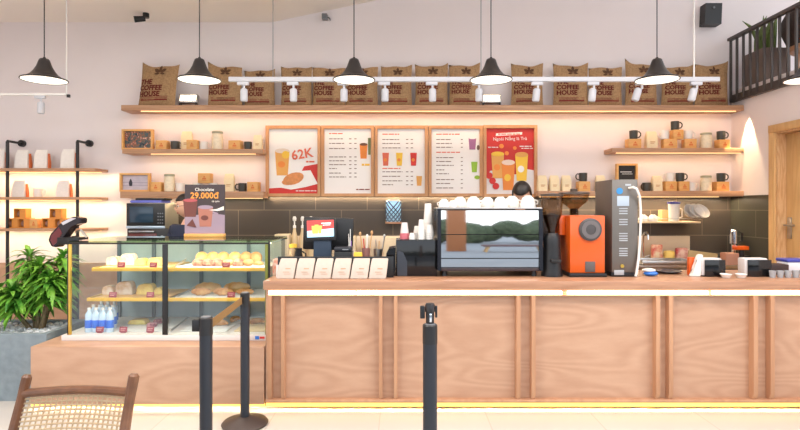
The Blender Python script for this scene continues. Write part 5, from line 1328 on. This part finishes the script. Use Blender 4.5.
# soap & packs near sink
def rear_item(u, y, name, mb, m, label, cat, z=.9355): 
    o = mb.obj(name, m); o.location = (U(u, y), y, z); return tag(o, label, cat)
Y = 6.30
rear_item(656.5, Y, 'red_packet', MB().box(-.06, .06, -.03, .03, 0, .20, .012), mat('red_pack', (200, 60, 44), .4, rgb2=(232, 206, 170), scale=14), 'red and white packet standing behind the sink', 'packet')
rear_item(669, Y, 'yellow_tub', MB().lathe([(0, 0), (.055, 0), (.062, .11), (.05, .125), (0, .128)]), mat('yellow_tub', (236, 200, 110), .4), 'yellow tub between the red packets by the sink', 'tub')
rear_item(681.5, Y, 'red_bag', MB().box(-.07, .07, -.03, .03, 0, .16, .02), mat('red_bag', (176, 46, 56), .5, rgb2=(226, 190, 170), scale=12), 'red printed bag at the right end of the sink upstand', 'bag')
rear_item(705, 6.0, 'tan_board', MB().box(-.2, .12, -.02, .0, 0, .11, .004, Matrix.Rotation(.12, 4, 'Y')), mat('tan_board', (176, 150, 104), .6), 'tan board lying tilted before the dark tiles', 'board', .96)
rear_item(729.5, 5.98, 'pink_block', MB().box(-.07, .07, -.06, .06, 0, .13, .006), mat('pink_stone', (176, 128, 108), .6), 'pinkish brown box under the steel flask at the right', 'box')
t = thing('steel_flask', (U(734, 6.2), 6.2, 1.0205), 'tall steel flask standing in the tiled corner', 'flask')
hf = V(229.5, 6.2)-1.0205
MB().lathe([(0, 0), (.035, 0), (.035, hf*.42), (.055, hf*.46), (.056, hf*.95), (.04, hf), (0, hf)]).obj('flask_body', M_chrome, t); MB().tube([(.05, 0, hf*.9), (.09, 0, hf*.85), (.09, 0, hf*.55), (.055, 0, hf*.5)], .009).obj('handle', M_blackm, t)
t = thing('orange_dish', (U(742.5, 5.95), 6.0, 1.02 if False else .9355), 'orange tray raised on a dark stand right of the steel flask', 'dish')
MB().cyl((0.02, 0, 0), (0.02, 0, V(250, 5.98)-.9355), .03).obj('stand', M_black, t); MB().box(-.055, .075, -.05, .05, V(250, 5.98)-.935, V(246, 5.98)-.9355, .006).obj('dish', M_orange, t)
# dish shelf on wall
Y = 6.2; zd = V(221.5, Y)
t = thing('dish_shelf', (U(668, Y), 6.48, zd), 'narrow pale shelf with cups and bowls on the tiles above the sink', 'shelf')
MB().box(U(637, Y)-U(668, Y), U(701, Y)-U(668, Y), -.28, .0, -.02, 0, .004).obj('board', mat('dish_board', (226, 200, 160), .5), t)
MB().tube([(U(637, Y)-U(668, Y), -.285, .03), (U(701, Y)-U(668, Y), -.285, .03)], .004).obj('guard_rail', M_steel, t)
P_c2 = lambda u, l, s=1.1, y=6.3: P_wc((U(u, y), y, zd+.0005), l, 'cups and bowls on the dish shelf', 0, (s, s, s))
P_c2(643, 'upturned white cup at the left of the dish shelf, nearest the hose'); P_c2(653, 'second upturned white cup on the dish shelf')
o = MB().box(-.045, .045, -.05, .05, 0, .13, .004).obj('beige_box', mat('beige_plastic', (222, 190, 130), .5)); o.location = (U(665.5, 6.34), 6.38, zd+.0005); tag(o, 'beige box left of the blue lidded jug', 'box')
t = thing('plastic_jug', (U(673, 6.3), 6.28, zd+.0005), 'clear jug with blue lid on the dish shelf', 'jug')
MB().lathe([(0, 0), (.055, 0), (.062, .2), (0, .2)]).obj('jug_body', mat('cloudy_plastic', (226, 218, 206), .3), t); MB().lathe([(0, .2005), (.07, .2005), (.07, .222), (0, .226)]).obj('blue_lid', M_navy, t)
MB().tube([(.058, 0, .15), (.095, 0, .14), (.095, 0, .05), (.056, 0, .04)], .007).obj('handle', mat('cloudy_plastic', (226, 218, 206)), t)
bw = thing('bowl', (0,0,0), 'x', 'bowl')
MB().lathe([(0, 0), (.04, 0), (.075, .035), (.095, .075), (.09, .075), (.07, .038), (.036, .008), (0, .008)], seg=24).obj('bowl_shell', mat('bowl_grey', (206, 200, 194), .3), bw)
P_bw = Proto(bw)
for k in range(3):
    o = P_bw((U(687 + 5*k, 6.3), 6.28, zd+.08), ('leftmost', 'middle', 'rightmost')[k] + ' of the three tilted stacked bowls on the dish shelf', 'tilted bowls on the dish shelf'); o.rotation_euler = (.9, .35, 0)
# napkin holders
def napkin(u, Y, w, label):
    t = at_counter(u, Y, 'napkin_holder', label, 'napkin holder', 'napkin holders on the counter')
    hh = .135
    for ya in (-.06, .052): MB().box(-w/2, w/2, ya, ya+.008, 0, hh, .002).obj('side_plate', M_gb, t)
    MB().box(-w/2, w/2, -.0515, .0515, 0, .008).obj('bottom_plate', M_gb, t)
    MB().box(-w/2-.02, w/2-.02, -.048, .048, .0085, hh+.012, .012).obj('white_napkins', mat('napkin_white', (212, 206, 204), .9), t)
    return t
napkin(711, 4.42, .165, 'black holder with white napkins, left one of the two, beside the hanging cloth')
napkin(755, 4.42, .19, 'black holder stuffed with white napkins, nearest the door')
t = at_counter(695.5, 4.40, 'tea_towel', 'white towel hanging over an orange post beside the left napkin holder', 'towel')
MB().box(-.035, .012, .03, .07, 0, .15, .004).obj('orange_block', M_orange, t)
mb = MB(); n = 10
for s in (0,):
    mb.prism([(-.05, .0), (.035, .0), (.03, .05), (.035, .1), (.05, .16), (.055, .175), (.02, .18), (.0, .14), (-.015, .06)], -.02, .02)
bmesh.ops.bevel(mb.bm, geom=mb.bm.edges[:], offset=.006, segments=2, affect='EDGES'); mb.obj('cloth', M_white, t)
for k, (u, l) in enumerate(((726, 'left'), (741.0, 'right'))):
    t = at_counter(u, 4.3, 'saucer', f'small white saucer on the counter edge, {l} one of the two', 'saucer', 'white saucers')
    MB().lathe([(0, 0), (.03, 0), (.05, .03), (.047, .032), (.028, .006), (0, .006)], sx=.85).obj('dish', M_white, t)
t = at_counter(775, 4.55, 'dark_crate', 'dark crate right of the right napkin holder', 'crate')
MB().box(-.075, .075, -.06, .06, 0, .085, .004).obj('crate_body', mat('crate_dark', (58, 42, 40), .5), t)
for k in range(5):
    o = MB().lathe([(0, 0), (.02, 0), (.026, .055), (.023, .055), (.018, .006), (0, .006)], seg=14).obj('shot_glass', mat('grey_glass', (170, 172, 176), .15)); o.location = (U(770, 4.35)+.061*k, 4.32, CZ)
    tag(o, f'small clear shot glass at the right counter edge, {("leftmost", "second from left", "middle one", "second from right", "rightmost")[k]}', 'glass', 'row of shot glasses')
t = at_counter(795, 4.6, 'white_container', 'white container with blue lid at the right picture edge', 'container')
MB().box(-.11, .14, -.07, .07, 0, .10, .01).obj('tub', mat('milky_tub', (226, 226, 232), .4), t); MB().box(-.115, .145, -.075, .075, .1005, .125, .006).obj('blue_lid', mat('lid_bluewhite', (70, 76, 170), .4), t)
for u, y, h3, l in ((706, 6.0, .12, 'x'),): pass
# ------------------------------------------------------------------ people
def skin(verts, edges, radii, root=0, sub=1):
    me = bpy.data.meshes.new('sk'); me.from_pydata(verts, edges, []); o = bpy.data.objects.new('sk', me); COL.objects.link(o)
    md = o.modifiers.new('s', 'SKIN'); md.use_smooth_shade = True
    for i, r in enumerate(radii):
        d = me.skin_vertices[0].data[i]; d.radius = (r, r) if not isinstance(r, tuple) else r; d.use_root = (i == root)
    sb = o.modifiers.new('u', 'SUBSURF'); sb.levels = sub; sb.render_levels = sub
    bpy.context.view_layer.update()
    out = bpy.data.meshes.new_from_object(o.evaluated_get(bpy.context.evaluated_depsgraph_get()))
    bpy.data.objects.remove(o); return out
def join_mesh(name, parts, m, parent):
    bm = bmesh.new()
    for p in parts: bm.from_mesh(p)
    me = bpy.data.meshes.new(name); bm.to_mesh(me); bm.free(); me.materials.append(m)
    for p in me.polygons: p.use_smooth = True
    o = bpy.data.objects.new(name, me); COL.objects.link(o); o.parent = parent; return o
def head_mesh(c, R):
    """c: head centre, R: rotation matrix (face looks to local -Y)"""
    bm = bmesh.new(); bmesh.ops.create_uvsphere(bm, u_segments=32, v_segments=24, radius=1)
    for v in bm.verts:
        x, y, z = v.co; jaw = max(0, -z)
        X = x*.074*(1 - .28*jaw**1.5); Y_ = y*.094; Z = z*.112
        if y < 0:
            Y_ *= 1 - .10*jaw*jaw
            n = math.exp(-((x/.16)**2)) * math.exp(-(((z+.12)/.22)**2)); Y_ -= .020*n*(1 if z < .15 else .5)
            for s in (-1, 1): Y_ += .006*math.exp(-(((x-s*.36)/.16)**2) - (((z-.08)/.12)**2))
            Y_ -= .004*math.exp(-((x/.25)**2) - (((z+.48)/.08)**2))
        else: Y_ *= 1.08
        v.co = (X, Y_, Z)
    for s in (-1, 1): bmesh.ops.create_uvsphere(bm, u_segments=10, v_segments=8, radius=1, matrix=Matrix.Translation((s*.076, .01, -.005)) @ Matrix.Diagonal((.008, .018, .03, 1)))
    M4 = Matrix.Translation(c) @ R.to_4x4()
    bmesh.ops.transform(bm, matrix=M4, verts=bm.verts); me = bpy.data.meshes.new('h'); bm.to_mesh(me); bm.free(); return me, M4
def person(loc, rz, height, label, bow, turn, shirt, hair_len, glasses=False, reach=.25, lean=0.0):
    t = thing('person', loc, label, 'person', rz=rz)
    k = height/1.70
    def P(x, y, z): return (x*k, (y - lean*max(0, z-.95))*k, z*k)
    base = [P(0, 0, .95), P(0, 0, 1.10), P(0, -.01, 1.26), P(0, 0, 1.38), P(0, 0, 1.44), P(0, -.015, 1.52)]
    bE = [(0,1),(1,2),(2,3),(3,4),(4,5)]; bR = [.13, .115, .125, .10, .055, .048]
    V_ = list(base); E = list(bE); Rd = [r*k for r in bR]
    def add(p, r, par): V_.append(p); Rd.append(r*k); E.append((par, len(V_)-1)); return len(V_)-1
    arms = []; legs = []
    for s in (-1, 1):
        sh = add(P(s*.16, 0, 1.38), .055, 3); el = add(P(s*.21, -.06, 1.12), .04, sh); wr = add(P(s*.15, -.06-reach, 1.06), .028, el)
        pm = add(P(s*.145, -.11-reach, 1.045), .03, wr); arms.append((sh, el, wr))
        for j, (dx, L) in enumerate(((-.024, .065), (-.008, .075), (.008, .072), (.024, .058))):
            a = add(P(s*.145+dx, -.145-reach, 1.04), .0095, pm); b2 = add(P(s*.145+dx*1.1, -.145-reach-L*.55, 1.028), .008, a); add(P(s*.145+dx*1.1, -.145-reach-L*.8, 1.008), .007, b2)
        a = add(P(s*.145-s*.03, -.09-reach, 1.04), .011, wr); add(P(s*.145-s*.05, -.125-reach, 1.03), .009, a)
        hp = add(P(s*.09, 0, .90), .095, 0); kn = add(P(s*.10, -.015, .50), .058, hp); an = add(P(s*.10, .01, .09), .04, kn); ft = add(P(s*.11, -.05, .035), .034, an); add(P(s*.115, -.14, .03), .028, ft); legs.append((hp, kn, an))
    body = skin(V_, E, Rd)
    R = Matrix.Rotation(turn, 3, 'Z') @ Matrix.Rotation(bow, 3, 'X')
    nb = Vector(V_[5]); hc = nb + R @ Vector((0, -.01, .105*k))
    hm, M4 = head_mesh(hc, R)
    o = join_mesh('body', [body, hm], M_skin, t)
    # clothing: shells on the same skeleton, slightly wider
    sv = [V_[0], V_[1], V_[2], V_[3]]; se = [(0,1),(1,2),(2,3)]; sr = [.155, .145, .16, .135]
    for (sh, el, wr) in arms:
        i0 = len(sv); sv += [V_[sh], tuple(Vector(V_[sh]).lerp(Vector(V_[el]), .85))]; se += [(3, i0), (i0, i0+1)]; sr += [.088, .062]
    sv.append(tuple(Vector(V_[3]).lerp(Vector(V_[4]), .8))); se.append((3, len(sv)-1)); sr.append(.075)
    sv = [tuple(q) for q in sv]
    join_mesh('shirt', [skin(sv, se, [r*k for r in sr])], shirt, t)
    tv = [P(0, 0, .98)]; te = []; trr = [.145]
    for (hp, kn, an) in legs:
        i0 = len(tv); tv += [V_[hp], V_[kn], V_[an]]; te += [(0, i0), (i0, i0+1), (i0+1, i0+2)]; trr += [.108, .073, .06]
    join_mesh('trousers', [skin(tv, te, [r*k for r in trr])], mat('trousers_dark', (46, 46, 54), .8), t)
    for s in (-1, 1): MB().box(s*.115*k-.048, s*.115*k+.048, -.19*k, .055*k, 0, .07, .02).obj('shoe', M_black, t)
    # hair
    bm = bmesh.new(); bmesh.ops.create_uvsphere(bm, u_segments=32, v_segments=24, radius=1)
    for v in bm.verts:
        x, y, z = v.co; v.co = (x*.084, y*.106+.008, z*.121+.004 - (hair_len*max(0, -z)*.12 if y > -.1 else 0))
    cut = [v for v in bm.verts if v.co.y < -.028 and v.co.z < .058 and abs(v.co.x) < .079 or v.co.z < -.055 - hair_len*.12 or (v.co.y < -.055 and v.co.z < .05)]
    bmesh.ops.delete(bm, geom=cut, context='VERTS')
    r_ = bmesh.ops.solidify(bm, geom=bm.faces[:], thickness=-.008)
    bmesh.ops.transform(bm, matrix=M4, verts=bm.verts); me = bpy.data.meshes.new('hair'); bm.to_mesh(me); bm.free(); me.materials.append(M_hair)
    for p_ in me.polygons: p_.use_smooth = True
    ho = bpy.data.objects.new('hair', me); COL.objects.link(ho); ho.parent = t
    def H4(mb): 
        for v in mb.bm.verts: v.co = M4 @ v.co
        return mb
    for s in (-1, 1):
        H4(MB().sph((s*.029, -.078, .012), .0115, 1, .7, .75, 12)).obj('eye', mat('eye_white', (236, 230, 224), .3), t)
        H4(MB().sph((s*.029, -.0858, .012), .0055, 1, .4, 1, 10)).obj('iris', M_black, t)
        H4(MB().box(s*.029-.015, s*.029+.015, -.089, -.083, .03, .0345, .0015)).obj('eyebrow', M_hair, t)
    H4(MB().sph((0, -.0845, -.055), .02, 1, .3, .28, 12)).obj('lips', mat('lips', (186, 96, 90), .4), t)
    if glasses:
        mb = MB()
        for s in (-1, 1): mb.tube([(s*.031 + .022*math.cos(a), -.097, .01+.018*math.sin(a)) for a in [2*PI*q/16 for q in range(17)]], .0016, 5); mb.tube([(s*.053, -.095, .014), (s*.078, -.03, .014), (s*.08, .02, .008)], .0016, 5)
        mb.tube([(-.009, -.099, .014), (.009, -.099, .014)], .0016, 5)
        H4(mb).obj('glasses', M_blackm, t)
    return t
person((U(187.5, 5.42), 5.46, 0), -.35, V(199, 5.42)/1.0, 'person with glasses and dark hair, face half hidden behind the chocolate sign', .12, -.55, mat('shirt_navy', (34, 42, 66), .8), 1.0, True, reach=.06)
person((U(521, 5.3), 5.30, 0), .0, 1.80, 'person with black hair bending their head low behind the espresso machine', .75, -.35, mat('shirt_black', (38, 34, 36), .8), .25, False, reach=.05, lean=.12)
